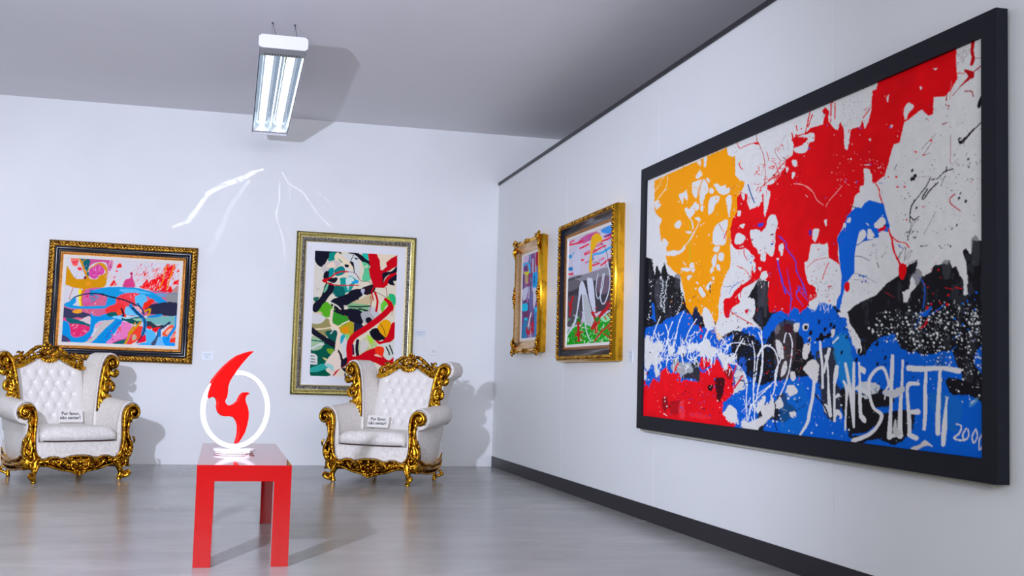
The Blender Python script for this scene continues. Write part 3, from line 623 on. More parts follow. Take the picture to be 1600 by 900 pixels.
    p.blob([(850, 510), (825, 540), (800, 600), (800, 635), (820, 630), (840, 580), (852, 560)], (16, 30, 28), .5, .5); p.line([(565, 520), (560, 570)], (150, 10, 20), 1.8); p.dots([(555, 600), (580, 600), (580, 640), (555, 640)], 6, (150, 10, 20), (.8, 1.6)); p.line([(590, 660), (590, 900)], (160, 110, 116), .4)
    p.line([(845, 735), (760, 820), (700, 890), (660, 900)], BLK, 2); p.line([(525, 765), (570, 745)], (150, 10, 20), 1.4); p.dots([(380, 660), (840, 560), (840, 900), (240, 900)], 30, (50, 44, 50), (.3, 1.2))
    p.line([(660, 260), (630, 300)], (80, 60, 66), .6); p.line([(600, 420), (590, 560)], (220, 140, 140), 1.6, 1, .6)
    # white drips over black, left, and drips from the tangle
    p.org(*F)
    for q, n in (([(150, 360), (170, 420), (150, 560), (160, 600)], 26), ([(210, 360), (190, 460), (180, 560), (175, 640)], 26), ([(310, 440), (320, 540), (280, 660)], 24), ([(240, 520), (235, 600)], 8), ([(75, 400), (70, 600), (55, 700)], 12)):
        for (x, y) in catmull(q, n//3)[:n]: p.line([(x+p.r.randn()*5, y-4), (x+p.r.randn()*5, y+5)], (230, 236, 236), p.r.uniform(.6, 1.5))
    p.dots([(60, 380), (330, 380), (360, 640), (50, 740)], 90, (220, 226, 226), (.25, .9))
    p.blob([(80, 580), (92, 570), (105, 600), (110, 680), (118, 720), (90, 700), (72, 690), (90, 650)], BLU, .6, .6); p.dots([(200, 500), (340, 500), (440, 900), (380, 900)], 10, (220, 120, 20), (.7, 1.6))
    for q in ([(330, 640), (290, 740), (270, 860), (240, 960)], [(430, 700), (370, 800), (330, 920)], [(245, 720), (215, 800), (200, 900), (150, 1000)], [(540, 760), (500, 840), (440, 960)], [(150, 680), (110, 780), (90, 860), (60, 960)], [(100, 790), (125, 860), (100, 900)], [(280, 800), (250, 900), (260, 980)],
              [(190, 740), (210, 830), (180, 960)], [(520, 780), (480, 880), (500, 940)]): p.line(q, (232, 236, 240), 1.5, .7)
    p.squiggles([(40, 800), (560, 780), (560, 1000), (40, 1000)], 60, (232, 236, 240), (6, 16), (.6, 1.9), (1.2, 2.4), .5)
    p.squiggles([(560, 740), (900, 740), (900, 900), (600, 920)], 40, (236, 232, 226), (3, 9), (.4, 1.4))
    p.squiggles([(620, 620), (1000, 680), (1000, 900), (620, 900)], 40, (30, 60, 130), (2, 7), (.4, 1.2)); p.dots([(370, 740), (520, 740), (520, 900), (370, 900)], 5, RED, (1, 2.4)); p.line([(455, 760), (475, 800)], RED, 1.8)
    p.squiggles([(560, 820), (660, 780), (660, 880), (560, 900)], 12, (214, 150, 70), (3, 8), (.5, 1.6))
    p.org(*I)
    for q in ([(615, 115), (660, 140), (690, 100), (760, 90), (830, 110)], [(930, 0), (935, 120), (935, 250), (910, 430), (880, 620), (880, 700)], [(1000, 110), (950, 130), (905, 210), (890, 330), (870, 470), (880, 640)], [(790, 60), (740, 150), (720, 240), (780, 300), (820, 400), (815, 520), (820, 700)],
              [(860, 80), (880, 200), (870, 400), (870, 600)], [(1000, 430), (900, 530), (850, 600), (830, 700)], [(330, 130), (320, 200), (330, 260)], [(400, 90), (360, 200), (400, 220), (440, 190)], [(700, 180), (660, 260), (640, 310)], [(560, 180), (540, 260)]): p.line(q, (234, 238, 240), 1.7, .7)
    p.squiggles([(20, 40), (600, 60), (700, 260), (30, 300)], 90, (234, 238, 240), (6, 16), (.7, 2.3), (.8, 2.6), .6)
    p.squiggles([(700, 80), (1000, 60), (1000, 420), (780, 420)], 60, (10, 60, 130), (3, 8), (.4, 1.4), (-.4, .5), .4); p.squiggles([(700, 80), (1000, 60), (1000, 420), (780, 420)], 30, (14, 14, 22), (4, 12), (.8, 2.6))
    p.dots([(360, 380), (700, 400), (640, 740), (300, 640)], 46, (60, 50, 140), (.4, 1.3)); p.dots([(300, 340), (700, 340), (700, 740), (200, 640)], 70, (40, 8, 14), (.3, 1.2)); p.dots([(100, 400), (700, 400), (700, 720), (100, 650)], 26, (240, 170, 160), (.4, 1.2))
    p.dots([(700, 480), (1000, 480), (1000, 760), (740, 760)], 60, (230, 234, 238), (.3, 1.3)); p.squiggles([(780, 520), (860, 520), (860, 760), (780, 760)], 16, (234, 238, 240), (6, 14), (.7, 2.), (1.2, 2.), .4)
    p.org(*G)
    for q in ([(10, 410), (40, 520), (35, 720), (0, 870)], [(0, 600), (40, 525), (80, 515), (130, 550), (160, 640), (150, 720), (130, 860), (120, 900)], [(205, 490), (215, 430), (235, 408), (258, 450), (268, 520), (255, 650), (235, 750), (200, 850), (175, 905)], [(180, 620), (140, 720), (135, 800), (150, 830)]): p.line(q, (232, 234, 238), 2., .6)
    for q in ([(140, 480), (165, 470), (195, 520), (200, 620), (170, 610), (150, 560)], [(350, 530), (370, 500), (405, 505), (400, 570), (365, 630), (345, 580)], [(380, 650), (410, 630), (455, 640), (475, 720), (455, 810), (430, 800), (380, 740), (355, 700)], [(250, 730), (280, 720), (295, 770), (265, 795)],
              [(280, 340), (320, 335), (325, 370), (300, 410), (280, 390)], [(565, 395), (600, 385), (595, 420), (570, 460)], [(388, 460), (405, 450), (412, 480), (395, 488)], [(350, 350), (395, 345), (385, 400), (350, 390)], [(200, 650), (225, 640), (230, 700), (190, 760), (180, 740)], [(225, 840), (280, 830), (310, 880), (240, 905)]): p.blob(q, (222, 218, 212), 1.3, 1.3)
    p.blob([(360, 360), (385, 360), (380, 390), (360, 385)], BLK, .6, .6); p.blob([(130, 400), (160, 340), (175, 380), (150, 430)], (120, 110, 110), 1.2, 1.2)
    p.blob([(205, 345), (260, 345), (270, 400), (230, 420), (205, 390)], (66, 30, 40), 1.2, 1.2)
    for x, y, w in ((410, 415, 4.6), (490, 440, 6), (520, 390, 4), (545, 440, 5), (565, 355, 4), (590, 370, 4), (475, 330, 3), (400, 470, 3), (500, 460, 5), (648, 572, 3), (760, 630, 4), (920, 505, 4), (780, 560, 4), (685, 450, 2.5), (980, 615, 3.4), (920, 665, 3), (335, 515, 3), (210, 320, 2.5), (670, 380, 2)): p.line([(x+2, y-8), (x-3, y+9)], (14, 14, 22), w, 1.)
    p.line([(455, 470), (520, 450), (560, 430)], (14, 14, 22), 4, 1.5)
    p.dots([(100, 240), (760, 240), (760, 640), (100, 640)], 160, (14, 20, 40), (.3, 1.2)); p.dots([(680, 300), (1000, 300), (1000, 700), (780, 700)], 60, (14, 16, 30), (.4, 1.6)); p.dots([(840, 380), (1000, 300), (1000, 440), (840, 480)], 14, (226, 232, 230), (.7, 2.6))
    p.squiggles([(400, 130), (600, 110), (600, 220), (420, 230)], 30, (226, 232, 236), (4, 10), (.5, 1.6), (1.2, 2.), .3); p.squiggles([(440, 0), (640, 0), (620, 140), (460, 180)], 30, (90, 120, 160), (2, 6), (.25, .7)); p.dots([(400, 0), (640, 0), (620, 140), (460, 180)], 50, (150, 30, 40), (.3, 1))
    p.dots([(20, 560), (340, 500), (340, 800), (20, 800)], 26, (190, 30, 40), (.5, 1.6)); p.squiggles([(20, 500), (330, 500), (330, 760), (20, 800)], 26, (20, 90, 160), (2, 7), (.3, 1.)); p.squiggles([(160, 520), (340, 500), (330, 760), (180, 760)], 16, (130, 110, 110), (3, 8), (.4, 1.2))
    p.dots([(0, 0), (60, 0), (60, 60), (0, 60)], 10, (230, 200, 190), (.4, 1)); p.line([(620, 455), (575, 500)], (232, 234, 238), 2.4)
    p.dots([(600, 0), (1000, 0), (940, 80), (700, 240)], 26, (90, 80, 86), (.3, .9))
    p.org(*J)
    for q in ([(25, 400), (90, 370), (110, 300), (130, 380), (130, 480), (100, 460), (70, 520), (0, 560), (-10, 520), (40, 470)], [(135, 370), (180, 320), (200, 380), (170, 420)], [(225, 240), (280, 230), (310, 280), (270, 310), (230, 300)], [(250, 440), (290, 430), (300, 470), (260, 480)],
              [(500, 385), (530, 380), (555, 420), (555, 470), (530, 450)]): p.blob(q, (224, 220, 216), 1.6, 1.6)
    p.dots([(60, 180), (740, 260), (740, 660), (120, 600)], 120, (226, 232, 236), (.3, 1.9)); p.line([(310, 420), (370, 385)], (20, 40, 80), 1.2); p.line([(430, 290), (490, 360), (540, 450)], (16, 24, 50), 2.4, 1); p.line([(150, 580), (130, 480), (180, 440)], (16, 24, 50), 1.8, 1)
    p.line([(0, 300), (80, 240), (130, 200)], (226, 230, 236), 1.2)
    for q in ([(760, 230), (840, 200), (930, 230), (920, 290), (840, 300), (780, 280)], [(790, 310), (850, 320), (830, 340)]): p.blob(q, (206, 212, 214), 1.8, 1.6)
    p.squiggles([(850, 210), (930, 210), (930, 300), (860, 300)], 8, (20, 30, 50), (3, 6), (.5, 1)); p.line([(730, 620), (830, 610), (900, 560)], BLU, 3, 1)
    p.spray(BLU, 420, [BLU, BLK, (30, 90, 170), WHT], (.35, 1.6), 5); p.spray((216, 8, 24), 200, [(216, 8, 24), (120, 10, 20), BLU], (.4, 1.8), 5)
    p.dots([(1140, 300), (1330, 190), (1480, 80), (1480, 130), (1380, 250), (1300, 400), (1230, 480), (1160, 430)], 120, (232, 190, 186), (.3, 1.1)) if p.O == (0, 0, 1) else None
    # signature letters
    L = (226, 226, 224)
    p.org(*G)
    p.line([(482, 490, 3.6), (486, 560, 4), (498, 680, 3.6), (500, 850, 4)], L, 4, .25); p.line([(552, 545, 5), (535, 620, 4.6), (510, 730, 3.4)], L, 4, .25)
    p.org(*J)
    p.line([(525, 100-100, 4.4), (540, 100, 3), (545, 240, 3.4), (550, 350, 5), (560, 470, 5)], L, 4, .25)
    p.line([(610, 85, 6), (600, 160, 7), (590, 240, 3.4), (590, 380, 3.6), (592, 510, 4)], L, 4, .25); p.line([(592, 330, 3), (620, 310, 6)], L, 5, .25); p.line([(592, 480, 4), (610, 440, 8), (640, 470, 4), (635, 490, 3)], L, 5, .25)
    p.line([(660, 200, 3), (685, 260, 5), (680, 380, 3), (672, 580, 3)], L, 3, .25); p.line([(675, 60, 4), (700, 200, 5), (720, 350, 5), (738, 560, 3)], L, 4, .25); p.line([(740, 55, 3.6), (738, 200, 5), (735, 400, 4.6), (738, 550, 3)], L, 4, .25)
    p.line([(780, 55, 3), (785, 200, 3.6), (785, 330, 5), (790, 480, 5)], L, 4, .25); p.blob([(775, 75), (830, 100), (820, 145), (790, 120)], L, .4, .4); p.line([(750, 260, 3), (790, 255, 5), (845, 300, 7)], L, 5, .25); p.blob([(780, 440), (830, 490), (825, 530), (790, 500)], L, .4, .4)
    p.line([(990, 150, 4), (960, 95, 5), (900, 120, 5), (855, 200, 5), (860, 310, 4.4), (890, 410, 4.6), (950, 465, 5.4), (920, 550, 5), (850, 620, 6), (735, 665, 7)], L, 5, .25)
    p.line([(990, 150, 4), (1005, 230, 4), (985, 270, 3), (975, 340, 2)], L, 3, .25)
    p.line([(435, 200, 5), (425, 320, 4.6), (400, 440, 5), (385, 520, 4.6), (325, 625, 3)], L, 4, .25)
    p.org(*K)
    p.line([(122, 90, 5), (118, 200, 6), (112, 330, 5.4), (108, 480, 5), (98, 665, 8)], L, 5, .25); p.line([(192, 125, 3.4), (185, 300, 4), (175, 450, 6), (170, 660, 8)], L, 5, .25)
    p.line([(70, 350, 8), (130, 360, 12), (185, 330, 10)], (206, 208, 208), 8, 1.2); p.line([(100, 660, 6), (150, 650, 6), (180, 655, 6)], L, 5, .4)
    p.line([(298, 290, 5), (240, 290, 7), (222, 330, 5), (228, 450, 5), (235, 560, 6), (235, 650, 6)], L, 5, .25); p.line([(250, 490, 7), (292, 488, 9)], L, 7, .25); p.line([(235, 650, 7), (280, 672, 8)], L, 7, .25)
    p.line([(235, 180, 9), (330, 185, 9), (450, 180, 7), (575, 200, 9)], L, 8, .25); p.line([(352, 200, 4), (345, 330, 5.6), (345, 470, 6), (336, 610, 5)], L, 5, .25); p.line([(448, 200, 4.6), (440, 350, 6), (432, 500, 7), (430, 640, 7)], L, 5, .25)
    p.line([(492, 400, 2.6), (482, 500, 5), (475, 600, 8), (466, 720, 6)], L, 5, .25)
    p.line([(555, 575, 1.6), (590, 590, 2), (575, 640, 2.6), (540, 675, 2.6), (590, 690, 2.6), (615, 680, 2)], L, 2, .3)
    p.line([(625, 605, 2), (600, 650, 2), (610, 690, 2), (640, 660, 2), (635, 610, 2)], L, 2, .3); p.line([(690, 610, 2), (665, 660, 2), (672, 710, 2), (698, 670, 2), (695, 620, 2)], L, 2, .3); p.line([(745, 635, 2), (715, 680, 2), (712, 755, 2), (740, 720, 2.4), (748, 650, 2)], L, 2, .3)
    p.blob([(245, 740), (300, 720), (345, 690), (395, 735), (350, 725), (290, 755), (255, 755)], (214, 208, 200), .8, .8)
    p.blob([(120, 610), (140, 540), (150, 600), (185, 640), (140, 660)], (200, 200, 196), 1, 1); p.dots([(200, 80), (500, 300), (500, 700), (100, 700)], 70, (226, 232, 236), (.3, 1.2)); p.dots([(200, 80), (470, 130), (470, 400), (200, 360)], 30, (14, 20, 40), (.4, 1.6))
    p.line([(655, 440), (700, 400)], (120, 170, 200), 6, 2, .6); p.line([(660, 430), (680, 410)], (210, 220, 226), 2, 1)
    return p.done()

def paint_pink():
    p = Paint([(102.8, 400.3), (280.8, 409.6), (275.2, 543.9), (96.2, 538)], 380, 300, 5, (222, 216, 222))
    p.N1 *= .6; p.N2 *= .6
    A = (90, 390, 10); B = (190, 390, 10); C = (90, 465, 10); D = (190, 465, 10); Z = (60, 360, 4.09)
    TEA = (16, 96, 104); PNK = (206, 60, 130); ROS = (214, 40, 84); CY = (20, 140, 196); LCY = (84, 180, 222); SLT = (60, 60, 92); OCH = (196, 134, 6); RD = (236, 16, 22)
    p.org(*A)
    p.blob([(330, 110), (480, 130), (520, 160), (500, 230), (470, 300), (480, 420), (440, 420), (430, 330), (370, 220), (340, 160)], TEA, 1, .5)
    p.blob([(480, 110), (840, 140), (830, 300), (790, 340), (770, 400), (760, 220), (640, 190), (540, 220), (480, 260), (500, 180)], (196, 78, 140), 1, .6)
    p.blob([(500, 300), (620, 220), (700, 260), (720, 340), (700, 380), (640, 400), (580, 460), (520, 440), (480, 400)], (206, 70, 150), .8, .5)
    p.dots([(500, 280), (700, 280), (640, 440), (500, 440)], 40, (190, 10, 110), (.3, 1.2)); p.dots([(540, 260), (700, 260), (640, 440), (560, 440)], 30, (240, 170, 210), (.3, .8))
    for x, y, r in ((255, 170, 60), (260, 220, 40), (335, 300, 26)):
        p.blob([(x-r, y-r*.7), (x, y-r), (x+r, y-r*.5), (x+r*.9, y+r*.7), (x, y+r), (x-r*.8, y+r*.6)], (248, 130, 100), .8, .8)
        p.dots([(x-r, y-r), (x+r, y-r), (x+r, y+r), (x-r, y+r)], 14, (226, 30, 50), (.5, 1.6))
    p.squiggles([(120, 140), (400, 200), (400, 460), (220, 430)], 10, (180, 90, 170), (3, 8), (.4, .9))
    p.blob([(100, 260), (140, 260), (190, 340), (240, 420), (290, 460), (380, 460), (430, 440), (520, 460), (600, 460), (650, 400), (720, 380), (740, 340), (700, 280), (640, 230), (560, 230), (640, 200), (720, 220), (765, 290), (775, 380), (760, 480), (740, 560), (690, 600), (600, 600), (500, 625), (400, 620), (240, 595), (150, 560), (100, 520)], OCH, .6, .4)
    p.line([(330, 140), (380, 250), (430, 380), (490, 470)], OCH, 3); p.line([(450, 130), (390, 170), (370, 220)], OCH, 1.2); p.line([(440, 360), (500, 290), (600, 230)], OCH, 1.6)
    p.blob([(400, 440), (430, 410), (445, 450), (410, 465)], (120, 40, 60), .4, .4); p.blob([(440, 500), (520, 500), (500, 570), (440, 560)], (226, 140, 40), 1, .6, True, .6)
    for x, y, r in ((950, 250, 44), (885, 430, 24), (860, 530, 52), (910, 330, 20)): p.blob([(x-r, y+r*.7), (x+r*.2, y-r), (x+r*.8, y-r*.4), (x+r, y+r*.5), (x, y+r*.6)], RD if r > 30 else (226, 60, 80), .9, .7)
    p.squiggles([(800, 160), (1000, 160), (1000, 560), (780, 560)], 20, (236, 190, 190), (4, 9), (.8, 2.), (1.8, 2.4), .3)
    p.line([(240, 600), (200, 700), (180, 790)], (176, 90, 50), 1); p.blob([(320, 640), (380, 650), (370, 880), (340, 880)], (226, 210, 30), .8, .5); p.blob([(370, 650), (450, 640), (430, 880), (370, 880)], (204, 110, 30), .8, .5)
    p.blob([(430, 640), (720, 600), (700, 700), (900, 720), (880, 900), (420, 900)], (204, 90, 150), 1.2, .9)
    p.blob([(500, 720), (640, 720), (700, 780), (680, 880), (540, 880), (520, 800)], (120, 130, 170), 1.2, .9); p.blob([(640, 760), (760, 780), (760, 840), (660, 850)], (220, 190, 214), 1, .8)
    p.dots([(440, 640), (900, 640), (880, 900), (430, 900)], 60, (220, 30, 90), (.4, 1.5)); p.blob([(500, 640), (570, 640), (560, 720), (500, 720)], (30, 110, 150), .8, .6)
    # upper right reds
    p.org(*B)
    p.blob([(20, 590), (50, 470), (130, 440), (150, 360), (170, 440), (200, 590)], (206, 60, 120), .8, .8); p.blob([(120, 370), (150, 345), (170, 380), (150, 400)], (180, 40, 90), .4, .4)
    for q in ([(320, 570), (400, 450), (415, 560), (400, 600)], [(400, 590), (440, 480), (540, 440), (560, 380), (640, 380), (650, 500), (610, 650), (480, 640)], [(520, 330), (540, 280), (555, 300), (530, 350)], [(335, 400), (380, 345), (385, 370), (350, 420)],
              [(610, 640), (660, 420), (690, 300), (740, 210), (770, 260), (820, 230), (830, 300), (780, 400), (740, 500), (720, 650)], [(700, 640), (760, 560), (790, 640), (770, 680)], [(850, 330), (890, 290), (890, 340), (860, 350)], [(800, 520), (890, 450), (890, 540), (820, 540)], [(660, 280), (720, 210), (700, 280), (660, 330)], [(270, 580), (330, 560), (420, 600), (340, 610)]):
        p.blob(q, RD, .9, .9)
    p.squiggles([(200, 180), (900, 190), (900, 640), (220, 560)], 90, (240, 130, 130), (3, 8), (.5, 1.8), (1.8, 2.4), .3); p.squiggles([(300, 180), (900, 190), (900, 640), (420, 600)], 40, (226, 30, 60), (3, 8), (.4, 1.6), (1.8, 2.4), .3)
    p.squiggles([(420, 200), (900, 200), (900, 640), (420, 600)], 34, (240, 222, 216), (3, 7), (.5, 1.5), (1.8, 2.4), .3)
    p.line([(700, 250), (660, 350), (640, 480), (580, 620)], (222, 120, 10), 1.8); p.line([(820, 210), (780, 340), (730, 500), (700, 620)], (222, 120, 10), 1.8); p.dots([(220, 180), (700, 180), (500, 340), (200, 400)], 20, (120, 110, 120), (.4, .9))
    p.blob([(790, 620), (890, 560), (890, 660), (820, 690)], (190, 140, 130), .8, .8)
    # middle: cyan sweep with pinks
    p.blob([(0, 690), (180, 690), (240, 760), (240, 830), (0, 830)], (226, 40, 60), 1, .8)
    p.org(*Z)
    p.blob([(160, 480), (300, 490), (420, 400), (440, 365), (600, 370), (760, 390), (900, 410), (905, 470), (880, 545), (700, 545), (640, 560), (540, 540), (440, 560), (330, 560), (155, 600)], (206, 96, 130), 1.4, 1)
    p.blob([(470, 430), (600, 400), (680, 420), (700, 500), (600, 540), (480, 520)], (232, 60, 70), 1.4, 1); p.dots([(300, 400), (700, 400), (700, 560), (300, 560)], 90, (250, 200, 210), (.3, 1.1)); p.dots([(300, 400), (860, 400), (860, 500), (300, 560)], 70, (222, 10, 50), (.4, 1.7))
    p.blob([(420, 365), (540, 362), (640, 370), (740, 400), (800, 440), (835, 465), (800, 480), (740, 450), (690, 420), (620, 400), (560, 400), (500, 430), (490, 480), (450, 510), (430, 480), (440, 430), (400, 410), (330, 395)], CY, .9, .5)
    p.blob([(520, 375), (620, 378), (720, 405), (640, 400), (540, 396)], LCY, .8, .5); p.blob([(620, 420), (680, 410), (690, 470), (640, 500), (620, 460)], LCY, 1, .7)
    p.blob([(760, 400), (890, 415), (880, 430), (780, 425)], (110, 150, 190), .8, .5); p.blob([(820, 410), (890, 400), (890, 470), (830, 470)], (150, 150, 150), 1, .6); p.line([(730, 385), (895, 405)], (60, 120, 170), .8)
    p.line([(200, 460), (240, 425), (330, 405), (420, 410)], (20, 50, 90), 2); p.blob([(160, 478), (200, 455), (235, 430), (240, 460), (230, 485), (400, 485), (440, 480), (430, 500), (300, 505), (200, 500)], CY, .6, .5); p.line([(400, 410), (480, 430), (560, 450), (640, 490), (670, 530)], (26, 40, 70), 2.4, .5)
    p.blob([(155, 500), (215, 510), (330, 540), (340, 580), (250, 560), (160, 580)], SLT, .9, .6); p.blob([(215, 520), (270, 505), (275, 530), (240, 535)], (226, 150, 40), .6, .5)
    p.blob([(430, 500), (540, 470), (560, 560), (460, 560)], (236, 50, 50), 1, .7); p.blob([(560, 490), (600, 500), (650, 540), (560, 540)], (110, 190, 226), 1, .6); p.blob([(610, 490), (650, 490), (665, 520), (640, 530)], (240, 170, 170), .6, .5)
    p.blob([(700, 480), (880, 460), (885, 545), (780, 540), (700, 530)], (44, 44, 72), .9, .6); p.blob([(670, 470), (720, 440), (740, 450), (690, 500)], (232, 40, 20), .7, .5); p.line([(680, 520), (715, 505), (700, 560)], OCH, 3)
    # lower half
    p.org(*C)
    p.blob([(80, 350), (200, 360), (520, 440), (500, 620), (760, 600), (1000, 600), (1100, 400), (1100, 760), (60, 740)], (214, 70, 130), 1.2, 1)
    p.blob([(130, 340), (260, 340), (500, 430), (480, 470), (300, 450), (180, 400)], TEA, 1, .6); p.blob([(370, 360), (500, 300), (530, 420), (440, 400)], (226, 200, 200), .8, .7)
    p.blob([(180, 420), (490, 460), (480, 560), (380, 620), (240, 600), (200, 520)], (214, 40, 100), 1, .7); p.dots([(200, 430), (480, 460), (460, 600), (240, 600)], 46, (246, 160, 180), (.3, 1.2))
    p.blob([(520, 250), (560, 290), (640, 300), (700, 280), (820, 250), (1000, 260), (1040, 340), (960, 480), (860, 620), (760, 740), (500, 740), (540, 680), (680, 560), (780, 440), (820, 380), (700, 370), (600, 430), (560, 560), (480, 680), (400, 740), (230, 740), (180, 660), (60, 590), (70, 400), (140, 380), (190, 440), (220, 600), (300, 640), (420, 600), (500, 520), (520, 400)], (4, 132, 196), 1., .5, True)
    p.blob([(600, 430), (700, 380), (820, 360), (900, 350), (780, 470), (680, 570), (600, 660), (500, 740), (400, 740), (540, 640), (620, 520), (660, 460), (600, 500)], (206, 196, 190), .7, .5)
    p.blob([(590, 430), (680, 390), (700, 420), (640, 460), (620, 500)], (226, 170, 190), .6, .5); p.blob([(70, 600), (180, 650), (200, 700), (130, 735), (60, 725)], (70, 70, 110), .8, .5); p.blob([(150, 735), (190, 700), (240, 735)], (226, 20, 80), .5, .4)
    p.blob([(780, 250), (920, 230), (930, 290), (800, 300)], (12, 90, 90), .9, .5); p.blob([(850, 310), (920, 290), (1000, 300), (1010, 350), (900, 330)], (130, 200, 236), .8, .6); p.line([(760, 640), (900, 460), (1000, 380)], (20, 110, 190), 3, 1)
    p.blob([(780, 700), (900, 600), (960, 480), (1100, 400), (1100, 600), (900, 700), (860, 750), (780, 750)], (226, 130, 190), 1.1, .9); p.dots([(860, 480), (1100, 420), (1100, 640), (800, 740)], 60, (214, 30, 120), (.3, 1.4)); p.blob([(960, 480), (1060, 420), (1080, 480), (1000, 560)], (232, 90, 70), 1, .8)
    p.blob([(860, 745), (960, 690), (1090, 660), (1060, 755)], TEA, .8, .5); p.blob([(930, 230), (980, 190), (1010, 240), (990, 280), (940, 280)], (240, 80, 30), .7, .5); p.line([(1000, 180), (1030, 260), (1020, 340)], (20, 20, 40), 3, .6)
    p.org(*D)
    p.blob([(0, 400), (60, 390), (160, 430), (150, 560), (60, 640), (0, 640)], (230, 120, 180), 1, .9)
    p.blob([(20, 350), (140, 310), (260, 310), (330, 330), (320, 380), (260, 420), (160, 420), (60, 370)], (14, 84, 84), 1, .6); p.blob([(180, 340), (300, 330), (320, 370), (240, 370)], (150, 196, 160), .8, .6)
    p.blob([(180, 480), (300, 450), (340, 480), (330, 600), (260, 680), (120, 760), (100, 740), (160, 620)], (232, 60, 40), 1, .7); p.blob([(180, 600), (230, 590), (240, 660), (180, 680)], (200, 170, 140), .8, .8)
    p.blob([(260, 700), (370, 580), (400, 680), (300, 720)], (220, 10, 50), .7, .5); p.line([(300, 400), (200, 500), (130, 600), (60, 755)], OCH, 3.6, .8); p.line([(220, 400), (160, 500), (110, 580)], OCH, 2, .6)
    p.blob([(370, 330), (470, 290), (700, 290), (860, 310), (860, 420), (700, 430), (460, 420), (400, 400)], (120, 180, 176), 1., .7); p.blob([(380, 380), (460, 380), (560, 440), (700, 430), (640, 500), (480, 480), (390, 460)], (50, 60, 70), 1, .7)
    p.blob([(420, 290), (600, 260), (640, 280), (560, 310), (440, 320)], (20, 130, 190), .7, .5); p.blob([(400, 460), (470, 460), (470, 500), (410, 490)], RD, .6, .5); p.blob([(480, 490), (620, 470), (560, 540), (520, 550)], RD, .6, .5)
    p.blob([(380, 520), (470, 510), (540, 570), (540, 640), (470, 720), (400, 710), (390, 620)], (80, 176, 226), .9, .5); p.blob([(540, 640), (620, 620), (700, 640), (850, 720), (850, 790), (520, 780)], (110, 180, 232), .9, .5); p.blob([(640, 620), (740, 620), (850, 730), (850, 780), (700, 770)], (10, 140, 220), .9, .6)
    p.blob([(640, 580), (720, 480), (790, 430), (830, 460), (790, 540), (720, 620)], (240, 90, 50), .9, .6); p.blob([(700, 540), (780, 480), (790, 500), (720, 590)], (248, 190, 160), .7, .5); p.blob([(760, 690), (850, 520), (855, 700), (800, 710)], (236, 60, 30), .8, .6); p.blob([(790, 640), (850, 560), (850, 620)], (244, 170, 150), .6, .5)
    p.line([(860, 300), (860, 420), (800, 540), (720, 650)], (10, 130, 196), 4.4, .6); p.line([(760, 395), (680, 450), (590, 520), (570, 600), (520, 740)], (40, 56, 90), 3.2, .8); p.line([(600, 520), (600, 600)], (20, 110, 180), 5, .8); p.blob([(470, 720), (560, 640), (540, 740), (470, 770)], (70, 80, 110), .8, .6)
    p.line([(140, 130), (240, 240), (340, 330), (370, 440), (340, 580)], (20, 120, 180), 6, 1.); p.line([(170, 160), (250, 250), (320, 310)], (14, 40, 80), 2.4, .6); p.line([(350, 300), (370, 400), (350, 560), (250, 720)], (30, 40, 80), 1.8, .8); p.line([(250, 100), (330, 200), (350, 260)], (30, 60, 120), 2.6, .6)
    p.line([(0, 310), (100, 330), (260, 290)], (150, 214, 226), 2., .8); p.blob([(270, 740), (400, 710), (480, 760), (300, 780)], (40, 160, 220), .7, .5)
    return p.done()

